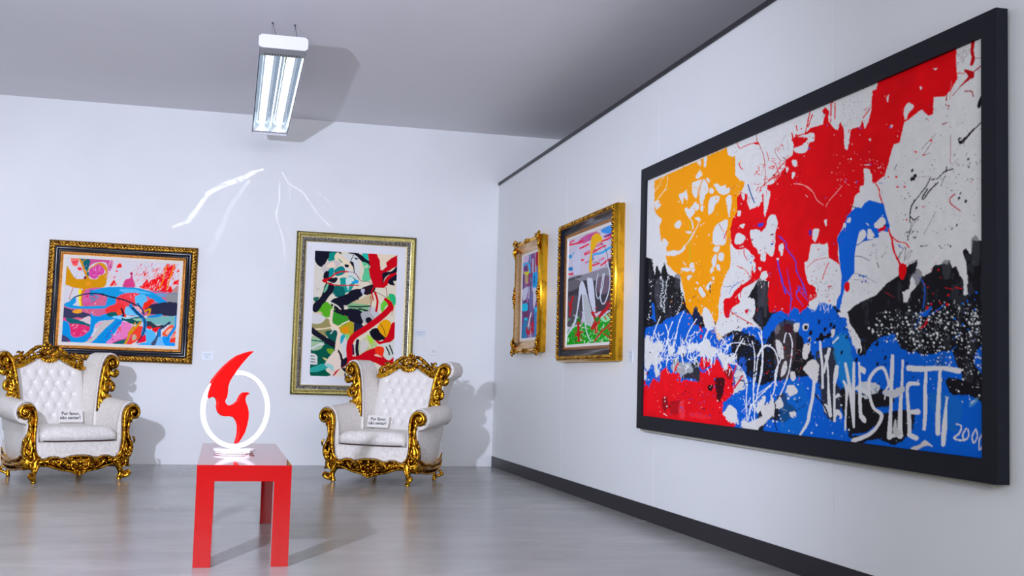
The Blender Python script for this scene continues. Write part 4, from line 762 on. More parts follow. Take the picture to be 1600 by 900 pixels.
def paint_ribbons():
    p = Paint([(492.6, 391.2), (620.3, 398.9), (612.6, 591), (484.9, 586.8)], 300, 460, 8, (226, 214, 190))
    p.N1 *= .5; p.N2 *= .5
    A = (480, 385, 8.18); B = (545, 385, 8.18); C = (480, 485, 8.18); D = (545, 485, 8.18)
    NV = (22, 22, 40); TE = (10, 130, 116); DG = (0, 84, 66); CR = (232, 214, 182); R = (186, 2, 22); GR = (80, 160, 30); LG = (120, 196, 140); PW = (218, 216, 214)
    p.org(*A)
    p.blob([(90, 200), (180, 240), (230, 340), (200, 560), (60, 660)], (222, 214, 200), .8, .5)
    p.blob([(100, 50), (420, 70), (400, 120), (300, 130), (250, 180), (220, 250), (170, 260), (110, 200)], NV, .7, .4); p.blob([(290, 80), (370, 80), (350, 160), (330, 190), (260, 180), (280, 140)], TE, .8, .5)
    p.blob([(180, 270), (280, 190), (400, 180), (420, 230), (340, 290), (260, 320), (210, 330)], (206, 196, 190), .8, .6); p.blob([(240, 250), (330, 200), (360, 260), (300, 280)], (236, 212, 190), .7, .5)
    p.blob([(420, 110), (600, 100), (655, 130), (655, 420), (560, 420), (500, 300), (440, 200)], (220, 222, 218), .9, .5); p.blob([(350, 120), (400, 80), (560, 220), (600, 310), (540, 290), (430, 210), (360, 170)], CR, .7, .5); p.blob([(390, 150), (440, 190), (450, 215), (410, 180)], TE, .5, .4)
    p.blob([(280, 290), (340, 280), (330, 380), (260, 400)], (0, 130, 130), .7, .5); p.blob([(360, 290), (440, 250), (480, 290), (470, 350), (380, 380), (345, 340)], (6, 120, 120), .7, .5); p.blob([(480, 230), (530, 240), (520, 270), (480, 260)], NV, .5, .4); p.blob([(540, 200), (590, 210), (600, 330), (580, 260)], NV, .5, .4)
    p.blob([(220, 330), (280, 320), (280, 400), (380, 400), (380, 440), (340, 470), (260, 440), (210, 420)], NV, .8, .5); p.blob([(420, 410), (500, 400), (560, 380), (640, 450), (600, 490), (560, 560), (480, 600), (400, 600), (330, 620), (350, 520), (420, 490)], (20, 140, 130), .9, .6)
    p.blob([(490, 420), (560, 390), (600, 440), (540, 490), (520, 560)], (200, 226, 222), .8, .6); p.blob([(560, 460), (650, 430), (640, 480)], (30, 150, 200), .7, .5); p.blob([(340, 510), (460, 520), (480, 620), (380, 650), (330, 600)], (8, 96, 90), .8, .6)
    p.blob([(240, 470), (340, 490), (330, 580), (280, 640), (200, 760), (130, 840), (80, 830), (80, 740), (180, 640)], NV, .9, .6); p.blob([(250, 490), (280, 470), (250, 560), (210, 590)], (110, 190, 150), .6, .5); p.blob([(80, 660), (160, 650), (110, 710)], (30, 100, 80), .6, .5)
    p.blob([(320, 680), (480, 620), (655, 550), (655, 690), (560, 740), (470, 780), (500, 900), (380, 880), (330, 800), (300, 720)], NV, .9, .5); p.blob([(150, 820), (220, 720), (280, 730), (400, 860), (400, 900), (100, 900)], GR, .8, .6); p.blob([(100, 860), (160, 830), (200, 870)], (210, 190, 150), .6, .5)
    p.line([(200, 440), (300, 400), (360, 350), (430, 325), (520, 325)], R, 2.2, .4); p.line([(200, 440), (290, 480), (400, 498), (655, 500)], R, 1.8, .4); p.line([(520, 325), (600, 340), (655, 400)], (150, 20, 30), .9, .3); p.blob([(190, 430), (250, 410), (260, 450), (220, 465)], R, .5, .4)
    p.line([(345, 620), (310, 680), (290, 710), (380, 760), (430, 810)], (226, 226, 210), 2, .4); p.line([(340, 760), (320, 840), (310, 900)], CR, 2, .4); p.line([(470, 760), (560, 800), (655, 820)], (210, 214, 196), 2, .5); p.dots([(110, 480), (200, 480), (200, 600), (110, 600)], 8, (60, 60, 70), (.3, .8)); p.blob([(510, 760), (655, 680), (655, 790), (560, 770)], (190, 170, 130), .8, .6)
    p.org(*B)
    p.blob([(0, 80), (120, 90), (260, 190), (270, 240), (240, 245), (160, 190), (80, 110), (0, 90)], NV, .6, .4); p.blob([(165, 95), (245, 95), (260, 180), (200, 150)], (30, 170, 150), .6, .4); p.blob([(170, 200), (260, 250), (270, 430), (170, 440), (190, 300)], (90, 190, 140), .8, .5); p.blob([(190, 270), (240, 240), (230, 270)], CR, .5, .4)
    p.line([(60, 110), (20, 200), (50, 240), (70, 340)], NV, 1.2, .5); p.blob([(70, 140), (120, 160), (90, 170)], NV, .4, .4); p.line([(90, 350), (150, 440), (240, 450), (300, 490)], (100, 20, 30), .8, .3)
    p.blob([(350, 100), (520, 110), (600, 120), (480, 220), (420, 290), (390, 200)], (234, 212, 184), .6, .4)
    p.blob([(0, 580), (150, 545), (180, 590), (160, 640), (40, 710), (0, 720)], NV, .7, .5); p.blob([(160, 540), (300, 490), (340, 520), (300, 600), (200, 620)], (40, 24, 36), .7, .6); p.blob([(150, 560), (200, 550), (180, 620)], (190, 190, 210), .6, .5)
    p.blob([(40, 740), (160, 670), (280, 610), (300, 700), (270, 740), (140, 750)], (200, 180, 140), .8, .6); p.blob([(0, 740), (160, 740), (270, 770), (230, 900), (0, 900)], (130, 180, 130), 1, .7); p.blob([(0, 800), (140, 820), (180, 900), (0, 900)], NV, .9, .6); p.line([(0, 770), (130, 775), (275, 765)], NV, 2, .5); p.line([(130, 800), (240, 830)], NV, 2.4, .6)
    p.blob([(270, 770), (340, 800), (380, 860), (400, 900), (240, 900), (250, 820)], (200, 200, 204), .8, .7); p.blob([(400, 760), (450, 680), (500, 640), (560, 620), (600, 700), (560, 780), (480, 760), (420, 850)], (100, 190, 60), .8, .6); p.blob([(500, 620), (570, 620), (600, 700), (560, 750)], (40, 170, 110), .8, .5)
    p.blob([(240, 95), (350, 95), (390, 180), (400, 300), (420, 310), (480, 260), (470, 210), (540, 150), (615, 115), (610, 260), (560, 280), (520, 310), (450, 340), (430, 400), (430, 480), (470, 400), (520, 360), (600, 330), (605, 360), (540, 400), (500, 440), (490, 500), (440, 535), (320, 530), (300, 480), (270, 400), (250, 290), (270, 270)], R, .5, .4, False)
    p.blob([(430, 340), (540, 320), (605, 260), (605, 330), (520, 360), (460, 400), (430, 490), (425, 420)], NV, .5, .4); p.blob([(500, 440), (540, 400), (605, 365), (605, 440), (560, 450), (580, 505), (500, 480)], NV, .5, .4)
    p.line([(310, 530), (290, 600), (310, 690)], R, 2, .5); p.line([(330, 590), (360, 700), (345, 830)], R, 3.4, .5); p.line([(470, 530), (485, 660)], (120, 20, 30), .9, .3); p.line([(350, 590), (440, 640), (480, 680)], (110, 40, 50), .7, .3); p.line([(275, 640), (280, 740), (245, 880)], (140, 20, 40), 1, .4)
    p.blob([(440, 680), (470, 665), (540, 720), (560, 790), (500, 870), (470, 900), (380, 900), (480, 790), (490, 740)], R, .5, .4); p.line([(560, 800), (540, 880)], R, .8, .6)
    p.org(*C)
    p.blob([(60, 160), (250, 100), (300, 180), (300, 300), (200, 340), (80, 240)], (150, 140, 90), 1, .6); p.blob([(330, 120), (500, 100), (600, 160), (580, 330), (430, 290), (380, 200)], (170, 150, 30), 1, .6); p.blob([(330, 20), (560, 100), (440, 200), (330, 160)], (50, 140, 40), .9, .6); p.blob([(440, 230), (580, 200), (580, 320), (460, 280)], (212, 130, 10), 1, .7)
    p.blob([(60, 60), (150, 45), (240, 100), (160, 170), (60, 160)], PW, .7, .5); p.blob([(240, 270), (380, 260), (390, 400), (330, 440), (250, 320)], (10, 84, 74), .8, .6)
    p.blob([(60, 340), (200, 380), (360, 480), (330, 560), (260, 660), (240, 760), (300, 830), (50, 830), (50, 560)], DG, .9, .5); p.blob([(60, 340), (200, 380), (210, 440), (160, 500), (60, 500)], (160, 190, 150), 1, .8); p.line([(60, 490), (150, 440), (210, 430)], PW, 3, .8); p.line([(60, 380), (200, 400)], (20, 110, 90), 2, .6)
    for k in range(4): p.line([(50, 560+38*k), (100, 570+36*k), (125, 600+25*k)], (222, 220, 214), 3.2, .5)
    p.blob([(60, 210), (140, 270), (260, 350), (360, 410), (360, 480), (240, 420), (140, 350), (60, 290)], NV, .8, .5); p.blob([(260, 490), (340, 500), (320, 560), (270, 540)], (110, 150, 30), .7, .5); p.blob([(60, 730), (200, 680), (300, 700), (220, 760), (60, 790)], (40, 150, 140), 1, .7); p.blob([(200, 600), (260, 620), (240, 640)], (200, 190, 120), .6, .6)
    p.blob([(390, 490), (440, 560), (460, 620), (540, 570), (540, 660), (440, 740), (420, 640)], NV, .7, .5); p.blob([(230, 680), (350, 520), (400, 540), (430, 640), (420, 740), (380, 840), (300, 830), (290, 740)], (232, 212, 196), .8, .5); p.blob([(240, 670), (320, 700), (340, 760), (280, 740)], (150, 200, 196), .8, .7)
    p.blob([(420, 460), (480, 370), (520, 420), (530, 580), (470, 590), (440, 500)], (216, 214, 214), .6, .4); p.blob([(430, 330), (490, 310), (470, 370), (430, 430)], (30, 150, 170), .6, .5); p.blob([(480, 310), (600, 320), (540, 420)], (130, 200, 130), .6, .4)
    p.line([(320, 0), (305, 160), (370, 210), (405, 290), (385, 400), (375, 500)], (236, 212, 190), 4.6, .5); p.line([(110, 240), (220, 235), (350, 210)], CR, 2, .5); p.line([(350, 240), (300, 300)], PW, 1.4, .5); p.line([(400, 210), (480, 160), (570, 120)], CR, 2.2, .7); p.blob([(540, 100), (600, 130), (650, 150), (600, 170), (560, 140)], (226, 214, 214), .6, .6)
    p.blob([(590, 180), (655, 170), (655, 290), (600, 330)], (24, 34, 60), .7, .5); p.blob([(340, 0), (655, 0), (655, 150), (560, 90), (440, 60)], NV, .8, .6); p.dots([(400, 0), (655, 0), (655, 140), (460, 80)], 14, (150, 20, 60), (.3, 1.2))
    p.org(*D)
    p.blob([(0, 0), (160, 20), (190, 90), (150, 200), (60, 160), (0, 120)], NV, .8, .6); p.blob([(60, 180), (170, 190), (180, 260), (60, 330)], (26, 38, 62), .7, .6); p.blob([(150, 40), (260, 20), (330, 120), (250, 130), (200, 180)], (180, 180, 180), 1, .8); p.blob([(0, 160), (60, 170), (50, 330), (0, 310)], (170, 150, 30), .7, .5)
    p.blob([(150, 390), (260, 320), (330, 400), (360, 450), (280, 500), (150, 560), (130, 480)], (180, 196, 130), 1, .7); p.blob([(150, 400), (200, 380), (240, 470), (150, 550)], (214, 206, 200), .8, .6); p.line([(200, 330), (240, 420), (270, 480)], CR, 1.6, .5); p.blob([(220, 310), (300, 370), (290, 440), (240, 350)], (160, 200, 40), .7, .6)
    p.blob([(210, 120), (260, 90), (300, 150), (240, 180)], NV, .6, .4); p.blob([(260, 280), (360, 230), (470, 360), (420, 380), (330, 390)], (18, 18, 30), .6, .4); p.blob([(360, 220), (450, 120), (530, 170), (500, 300), (460, 350)], (216, 150, 10), .7, .5); p.line([(400, 180), (440, 250), (460, 330)], (40, 30, 20), .9, .4)
    p.blob([(330, 380), (400, 400), (450, 370), (500, 290), (540, 170), (585, 175), (580, 340), (520, 410), (440, 450), (370, 430)], R, .5, .3); p.blob([(390, 440), (520, 410), (570, 400), (570, 640), (450, 620), (430, 480)], (214, 220, 206), .7, .5); p.line([(470, 470), (500, 530), (510, 570)], (14, 20, 26), 2, .4); p.line([(510, 450), (540, 520), (550, 560)], (14, 20, 26), 2, .4)
    p.line([(530, -30), (440, 60), (330, 150), (190, 250), (60, 340), (10, 440), (10, 600)], R, 9.5, .5); p.line([(110, 390), (100, 500), (110, 570)], NV, 5, .6); p.line([(50, 450), (60, 560)], (70, 20, 60), 3, .6)
    p.blob([(-40, 700), (0, 600), (120, 580), (220, 520), (340, 480), (440, 480), (430, 580), (500, 640), (560, 600), (575, 580), (575, 680), (500, 780), (420, 720), (300, 660), (100, 640), (-80, 720), (-190, 840), (-160, 770)], R, .5, .3); p.blob([(340, 470), (440, 480), (420, 590), (340, 560)], (224, 50, 20), .7, .5); p.blob([(320, 580), (350, 560), (420, 600), (400, 600)], (236, 190, 170), .4, .3)
    p.org(*C); p.blob([(440, 740), (540, 740), (520, 800), (490, 790)], NV, .5, .4); p.dots([(300, 760), (350, 760), (350, 840), (300, 840)], 6, NV, (.4, 1.2)); p.line([(485, 800), (485, 840)], NV, 2, .6)
    return p.done()

def paint_stripes():
    p = Paint([(818.9, 399.1), (845.8, 389.8), (839.3, 529.1), (815.4, 529.7)], 190, 250, 11, (134, 84, 140))
    p.N1 *= .4; p.N2 *= .4
    cols = [(120, 60, 110), (96, 50, 104), (150, 30, 70), (170, 140, 190), (90, 130, 180), (70, 44, 90), (200, 196, 214), (140, 90, 150)]
    p.org(0, 0, 1)
    for k in range(90):
        x = p.r.uniform(816, 846); y = p.r.uniform(388, 520); l = p.r.uniform(14, 60)
        p.line([(x, y), (x-.4, y+l*.5), (x-1, y+l)], cols[k % 8], p.r.uniform(.7, 3.), .5, .85)
    p.org(795, 355, 8.57)
    p.blob([(200, 380), (280, 350), (270, 460), (210, 480)], (214, 190, 220), .4, .3); p.blob([(380, 320), (430, 310), (420, 500), (370, 520)], (160, 20, 60), .4, .4); p.line([(300, 360), (300, 480)], (90, 160, 200), 1.6, .4)
    p.line([(215, 530), (225, 495), (260, 490), (285, 520), (290, 620)], (20, 170, 214), 2.6, .2); p.blob([(215, 540), (250, 520), (270, 580), (250, 600), (215, 590)], (110, 60, 120), .4, .3); p.blob([(200, 600), (230, 620), (280, 600), (270, 650), (230, 650)], (206, 200, 10), .3, .2); p.blob([(230, 670), (270, 660), (260, 770), (230, 770)], (190, 160, 110), .4, .3)
    p.blob([(330, 640), (400, 640), (400, 680), (390, 820), (330, 860)], (20, 150, 210), .4, .3); p.line([(350, 670), (345, 800)], (30, 70, 130), 1.4, .3); p.blob([(400, 550), (430, 530), (430, 570), (410, 660), (395, 640)], (20, 180, 220), .3, .3)
    p.blob([(195, 860), (260, 820), (260, 900), (195, 900)], (206, 206, 226), .3, .3)
    p.org(795, 455, 8.57)
    p.blob([(195, 0), (255, 0), (240, 120), (200, 140)], (210, 210, 232), .3, .2); p.blob([(330, 0), (380, 0), (385, 60), (340, 250), (330, 240)], (214, 216, 232), .3, .2); p.blob([(190, 200), (250, 190), (255, 280), (190, 280)], (10, 180, 216), .3, .2); p.blob([(215, 380), (250, 375), (250, 430), (215, 430)], (10, 184, 216), .3, .2)
    p.blob([(340, 260), (370, 240), (410, 280), (400, 310), (380, 640), (340, 640), (335, 400)], (60, 130, 190), .4, .4); p.blob([(350, 250), (400, 270), (400, 310), (350, 300)], (20, 180, 220), .3, .2); p.blob([(200, 430), (250, 420), (240, 640), (180, 640)], (40, 120, 170), .4, .4)
    p.line([(300, 320), (270, 440), (260, 520)], (226, 214, 226), 2, .5); p.blob([(235, 490), (280, 500), (310, 420), (335, 460), (320, 560), (270, 590), (240, 570)], (176, 20, 56), .4, .4); p.blob([(250, 500), (300, 490), (290, 520), (260, 530)], (130, 120, 140), .3, .2); p.line([(290, 540), (290, 640)], (200, 190, 214), 1, .3)
    return p.done()

def paint_landscape():
    p = Paint([(888, 377), (958.6, 352.6), (952.8, 533), (884, 539.5)], 300, 240, 13, (214, 206, 222))
    p.N1 *= .5; p.N2 *= .5
    A = (865, 310, 6.92); B = (865, 430, 6.207)
    p.org(*A)
    for k in range(60):
        x = p.r.uniform(150, 640); y = p.r.uniform(330, 860); l = p.r.uniform(20, 90)
        p.line([(x, y+8), (x+l*.5, y-l*.1), (x+l, y-l*.35)], [(220, 40, 90), (226, 214, 226), (200, 190, 210), (236, 120, 160), (80, 170, 220), (210, 30, 60)][k % 6], p.r.uniform(1, 3), .7, .9)
    p.blob([(500, 360), (640, 300), (645, 370), (560, 400)], (60, 140, 214), .8, .6); p.blob([(300, 430), (420, 380), (500, 400), (380, 470), (250, 500)], (190, 60, 130), .8, .6, True, .8); p.line([(540, 430), (645, 390)], (130, 40, 120), 3, .6)
    for q in ([(160, 510), (260, 490), (310, 470)], [(280, 550), (370, 510)], [(330, 620), (380, 600)], [(420, 600), (500, 550), (550, 530)], [(510, 480), (570, 460), (640, 420)], [(500, 740), (565, 700)], [(280, 680), (310, 680)], [(160, 830), (210, 830)], [(410, 740), (480, 720)]): p.line(q, (222, 20, 60), 2.6, .6)
    p.line([(430, 620), (520, 600), (600, 550), (640, 545)], (40, 160, 216), 3.4, .6); p.line([(410, 620), (420, 680)], (60, 140, 200), 2, .5); p.blob([(160, 620), (190, 620), (190, 650), (160, 660)], (40, 150, 200), .4, .4); p.blob([(150, 760), (195, 755), (195, 790), (155, 790)], (20, 120, 180), .4, .4)
    p.blob([(220, 600), (250, 550), (275, 580), (290, 700), (270, 820), (210, 840), (200, 700)], (214, 214, 232), .5, .4); p.blob([(390, 620), (395, 470), (420, 410), (470, 390), (515, 440), (510, 480), (470, 490), (440, 550), (410, 600), (405, 800), (375, 815), (375, 680)], (222, 168, 10), .5, .4)
    p.blob([(150, 890), (330, 850), (490, 790), (640, 680), (645, 900), (645, 1200), (140, 1200)], (64, 60, 70), .6, .5); p.blob([(150, 880), (360, 820), (480, 770), (560, 740), (580, 690), (600, 760), (480, 820), (340, 880), (150, 910)], (200, 198, 210), .6, .5)
    p.line([(500, 495), (545, 550), (570, 640), (585, 740)], (60, 60, 70), .8, .3); p.line([(412, 700), (430, 715), (445, 700), (460, 712), (475, 700)], (30, 30, 40), .8, .2); p.blob([(585, 700), (640, 690), (640, 900), (595, 900)], (50, 42, 60), .5, .5)
    p.org(*B)
    p.blob([(125, 40), (300, 0), (520, -60), (520, 60), (300, 60), (240, 100), (130, 160)], (150, 146, 156), 1., .7); p.blob([(130, 60), (240, 60), (240, 120), (130, 170)], (110, 106, 114), .8, .8); p.blob([(120, 260), (200, 200), (240, 260), (260, 440), (120, 500)], (90, 84, 92), .9, .9)
    p.blob([(400, 60), (520, 20), (540, 140), (440, 200)], (120, 100, 116), .8, .6); p.line([(125, 60), (260, 20)], (50, 46, 54), 2, .6)
    p.blob([(120, 560), (200, 500), (240, 520), (300, 440), (400, 460), (440, 430), (550, 370), (550, 640), (115, 680)], (16, 150, 20), 1, .8)
    for c_ in ((120, 220, 130), (210, 236, 200), (6, 120, 10)): p.squiggles([(130, 560), (300, 440), (550, 380), (550, 630), (120, 670)], 34, c_, (3, 9), (.5, 2.2))
    p.blob([(440, 420), (540, 380), (550, 420), (480, 460)], (150, 226, 160), .7, .7); p.blob([(220, 440), (245, 430), (260, 480), (230, 480)], (10, 120, 20), .6, .5)
    Wt = (218, 222, 236)
    p.blob([(115, 690), (115, 590), (180, 480), (220, 320), (240, 130), (262, 70), (290, 100), (320, 220), (350, 330), (365, 420), (360, 520), (345, 500), (300, 470), (270, 330), (262, 190), (230, 330), (200, 480), (130, 590)], Wt, .4, .3)
    p.blob([(275, 200), (320, 240), (355, 380), (350, 500), (300, 460), (285, 360)], (190, 196, 196), .5, .4, True, .9); p.line([(270, 190), (285, 400), (310, 560), (345, 640)], Wt, 1.6, .2); p.line([(345, 640), (420, 600), (470, 480)], (180, 230, 190), 1.2, .3)
    p.blob([(315, 60), (335, 38), (370, 60), (385, 200), (395, 400), (375, 380), (335, 240)], Wt, .4, .3)
    p.line([(420, 0), (400, 120), (405, 210), (425, 235), (460, 140), (480, 0)], Wt, 1.2, .2); p.line([(470, 0), (450, 120), (440, 230), (465, 290), (500, 230), (528, 120), (530, 0), (505, -120)], Wt, 1.6, .2)
    R = (176, 20, 30)
    for q, w in (([(180, 220), (160, 290), (150, 400)], 3), ([(130, 270), (170, 330)], 2.4), ([(230, 470), (230, 560), (235, 640)], 3.6), ([(200, 590), (270, 550)], 3), ([(365, 370), (390, 440), (400, 550)], 4.4), ([(555, 250), (490, 340), (420, 420), (360, 520)], 5), ([(550, 400), (520, 480), (440, 560), (380, 640)], 2.2), ([(470, 570), (540, 620)], 2)): p.line(q, R, w, 1.)
    p.squiggles([(360, 360), (550, 240), (550, 400), (400, 560)], 18, R, (4, 10), (.6, 2.4)); p.squiggles([(190, 440), (280, 440), (280, 650), (190, 650)], 10, R, (3, 8), (.6, 1.8)); p.line([(400, 500), (400, 550)], (226, 180, 120), .9, .4); p.blob([(380, 430), (430, 410), (410, 460)], (20, 130, 30), .5, .5)
    return p.done()

# ---------------------------------------------------------------- the room
D, W, CH, PH = 12.65, 3.025, 3.828, 3.25     # back wall, right partition, ceiling height, partition height
struct('floor', boxed(-6, 9, -4, D+.2, -.1, 0), M['floor'])
struct('ceiling', boxed(-6, 9, -4, D+.2, CH, CH+.1), M['ceiling'])
struct('wall_back', boxed(-6, 9, D, D+.2, 0, CH), M['wall'])
struct('wall_left', boxed(-6.2, -6, -4, D, 0, CH), M['wall'])
struct('wall_front', boxed(-6, 9, -4.2, -4, 0, CH), M['wall'])
struct('wall_far_right', boxed(9, 9.2, -4, D, 0, CH), M['dark_wall'])
def partition():
    bm = bmesh.new()
    cuts = [D-.002, 12.22, 9.95, 7.67, 5.2, 2.75, .3, -1.2]
    for a, b in zip(cuts[:-1], cuts[1:]): box(bm, W, W+.02, b+.0025, a-.0025, .115, PH-.02)
    box(bm, W+.006, W+.14, -1.2, D-.002, 0, PH-.02)
    return bm
struct('wall_right', partition(), M['partition'])
struct('trim_1', boxed(W-.012, W+.15, -1.2, D-.002, PH-.021, PH+.012), M['trim'])
struct('baseboard_right', boxed(W-.004, W+.02, -1.2, D-.002, .0, .118), M['trim'])

# ---------------------------------------------------------------- framed paintings
def canvas_mesh(name, colours, w, h, y, parent, cx=0, cz=0):
    """a canvas whose every small facet carries its paint colour; lies in local x-z facing -y"""
    H, Wd, _ = colours.shape
    me = bpy.data.meshes.new(name)
    xs = np.linspace(-w/2, w/2, Wd+1)+cx; zs = np.linspace(h/2, -h/2, H+1)+cz
    gx, gz = np.meshgrid(xs, zs)
    co = np.stack([gx, np.full_like(gx, y), gz], -1).reshape(-1, 3)
    i = (np.arange(H)[:, None]*(Wd+1)+np.arange(Wd)[None]).ravel()
    f = np.stack([i, i+Wd+1, i+Wd+2, i+1], -1)
    me.vertices.add(len(co)); me.vertices.foreach_set('co', co.ravel().astype(np.float32))
    me.loops.add(f.size); me.loops.foreach_set('vertex_index', f.ravel().astype(np.int32))
    me.polygons.add(len(f)); me.polygons.foreach_set('loop_start', np.arange(0, f.size, 4, dtype=np.int32))
    try: me.polygons.foreach_set('loop_total', np.full(len(f), 4, dtype=np.int32))
    except Exception: pass
    me.update(calc_edges=True)
    # vertex colours: average of the facets that meet there
    p = np.pad(colours, ((1, 1), (1, 1), (0, 0)), mode='edge')
    v = (p[:-1, :-1]+p[1:, :-1]+p[:-1, 1:]+p[1:, 1:])/4
    a = me.color_attributes.new('paint', 'FLOAT_COLOR', 'POINT')
    a.data.foreach_set('color', np.concatenate([v, np.ones(v.shape[:2]+(1,))], -1).reshape(-1).astype(np.float32))
    me.materials.append(M['paint'])
    o = bpy.data.objects.new(name, me)
    return link(o, parent)

def moulding(bm, w, h, prof, cx=0, cz=0):
    """prof: (inset from the outer edge, depth off the wall); swept round a w x h rectangle with mitred corners; depth runs to -y"""
    rings = []
    for sx, sz in ((-1, -1), (1, -1), (1, 1), (-1, 1)):
        rings.append([bm.verts.new((cx+sx*(w/2-u), -v, cz+sz*(h/2-u))) for u, v in prof])
    for k in range(4):
        a, b = rings[k], rings[(k+1) % 4]
        for i in range(len(prof)-1): bm.faces.new((a[i], a[i+1], b[i+1], b[i]))
def frame_part(name, w, h, prof, m, parent, smooth=False):
    bm = bmesh.new(); moulding(bm, w, h, prof)
    return obj(name, bm, m, parent, smooth)
def around(w, h, step):
    """even positions along the edge of a w x h rectangle, with the direction of travel"""
    out = []
    for (x0, z0, x1, z1) in ((-w/2, -h/2, w/2, -h/2), (w/2, -h/2, w/2, h/2), (w/2, h/2, -w/2, h/2), (-w/2, h/2, -w/2, -h/2)):
        L = math.hypot(x1-x0, z1-z0); n = int(round(L/step))
        for i in range(n): out.append((x0+(x1-x0)*(i+.5)/n, z0+(z1-z0)*(i+.5)/n, math.atan2(z1-z0, x1-x0)))
    return out
def beads(w, h, v, step, r, lean=.6, flat=.7, long=1.5):
    bm = bmesh.new()
    for x, z, a in around(w, h, step):
        m = Matrix.Translation((x, -v, z)) @ Matrix.Rotation(-(a+lean), 4, 'Y') @ Matrix.Diagonal((long, flat, 1, 1))
        bmesh.ops.create_uvsphere(bm, u_segments=8, v_segments=6, radius=r, matrix=m)
    return bm

def pic(label, loc, rotz, tilt, cat='painting'):
    t = thing('framed_painting', label, cat, loc)
    t.rotation_euler = (Matrix.Rotation(rotz, 3, 'Z') @ Matrix.Rotation(tilt, 3, 'Y')).to_euler()
    return t

# the large splattered canvas on the partition
big = pic('huge red, yellow and blue splatter painting in flat black frame on the right wall', (W, 5.848, 1.604), -PI/2, math.radians(.43))
frame_part('frame', 3.99, 1.908, [(0, .012), (0, .067), (.094, .067), (.094, .045)], M['black_frame'], big)
bm = bmesh.new(); box(bm, -1.98, 1.98, -.05, -.014, -.94, .94); obj('backing_board', bm, M['black_frame'], big)
bm = bmesh.new(); box(bm, -1.985, 1.93, -.040, -.001, -.972, -.938); obj('hanging_batten', bm, M['bare_wood'], big)
canvas_mesh('canvas', paint_splatter(), 3.99-.19, 1.908-.19, -.0515, big)

# pink and blue painting, left on the back wall
p1 = pic('pink, blue and ochre abstract painting in gold and black frame above left armchair', (-1.0575, D, 1.699), 0, math.radians(.5))
w1, h1 = 1.505, 1.25
frame_part('frame', w1, h1, [(0, 0), (0, .03), (.012, .052), (.035, .062), (.055, .05), (.062, .044)], M['gold_rope'], p1, True)
frame_part('frame_cove', w1, h1, [(.062, .046), (.068, .05), (.085, .048), (.10, .034), (.112, .036), (.118, .040)], M['black_gloss'], p1, True)
frame_part('frame_inner', w1, h1, [(.118, .041), (.122, .046), (.132, .044), (.142, .036), (.15, .034)], M['gold_inner'], p1, True)
obj('rope_moulding', beads(w1-.052, h1-.052, .056, .034, .0165, .6, .7, 1.5), M['gold_rope'], p1, True)
obj('bead_moulding', beads(w1-.262, h1-.262, .042, .017, .006), M['gold_inner'], p1, True)
frame_part('liner', w1, h1, [(.15, .034), (.152, .036), (.183, .030), (.185, .024)], M['liner'], p1)
bm = bmesh.new(); box(bm, -w1/2+.02, w1/2-.02, -.02, -.002, -h1/2+.02, h1/2-.02); obj('backing_board', bm, M['black_frame'], p1)
canvas_mesh('canvas', paint_pink(), w1-.358, h1-.34, -.026, p1)

# green, black and red painting behind the right armchair
p2 = pic('tall green and red abstract with white mat in olive gold frame behind right armchair', (1.402, D, 1.665), 0, math.radians(.2))
w2, h2 = 1.33, 1.795
frame_part('frame', w2, h2, [(0, 0), (0, .045), (.012, .058), (.028, .056), (.042, .044), (.052, .046)], M['gold_olive'], p2, True)
frame_part('frame_lip', w2, h2, [(.052, .047), (.055, .052), (.061, .050)], M['lip'], p2)
frame_part('frame_inner', w2, h2, [(.061, .048), (.078, .046), (.098, .040)], M['silver_carved'], p2)
obj('carved_moulding', beads(w2-.158, h2-.158, .044, .034, .011, .9, .5, 1.6), M['silver_carved'], p2, True)
frame_part('inner_lip', w2, h2, [(.098, .041), (.101, .044), (.110, .040), (.111, .03)], M['lip'], p2)
frame_part('mat_board', w2, h2, [(.108, .030), (.205, .028), (.207, .024)], M['mat_board'], p2)
bm = bmesh.new(); box(bm, -w2/2+.02, w2/2-.02, -.02, -.002, -h2/2+.02, h2/2-.02); obj('backing_board', bm, M['black_frame'], p2)
canvas_mesh('canvas', paint_ribbons(), w2-.412, h2-.412, -.026, p2)

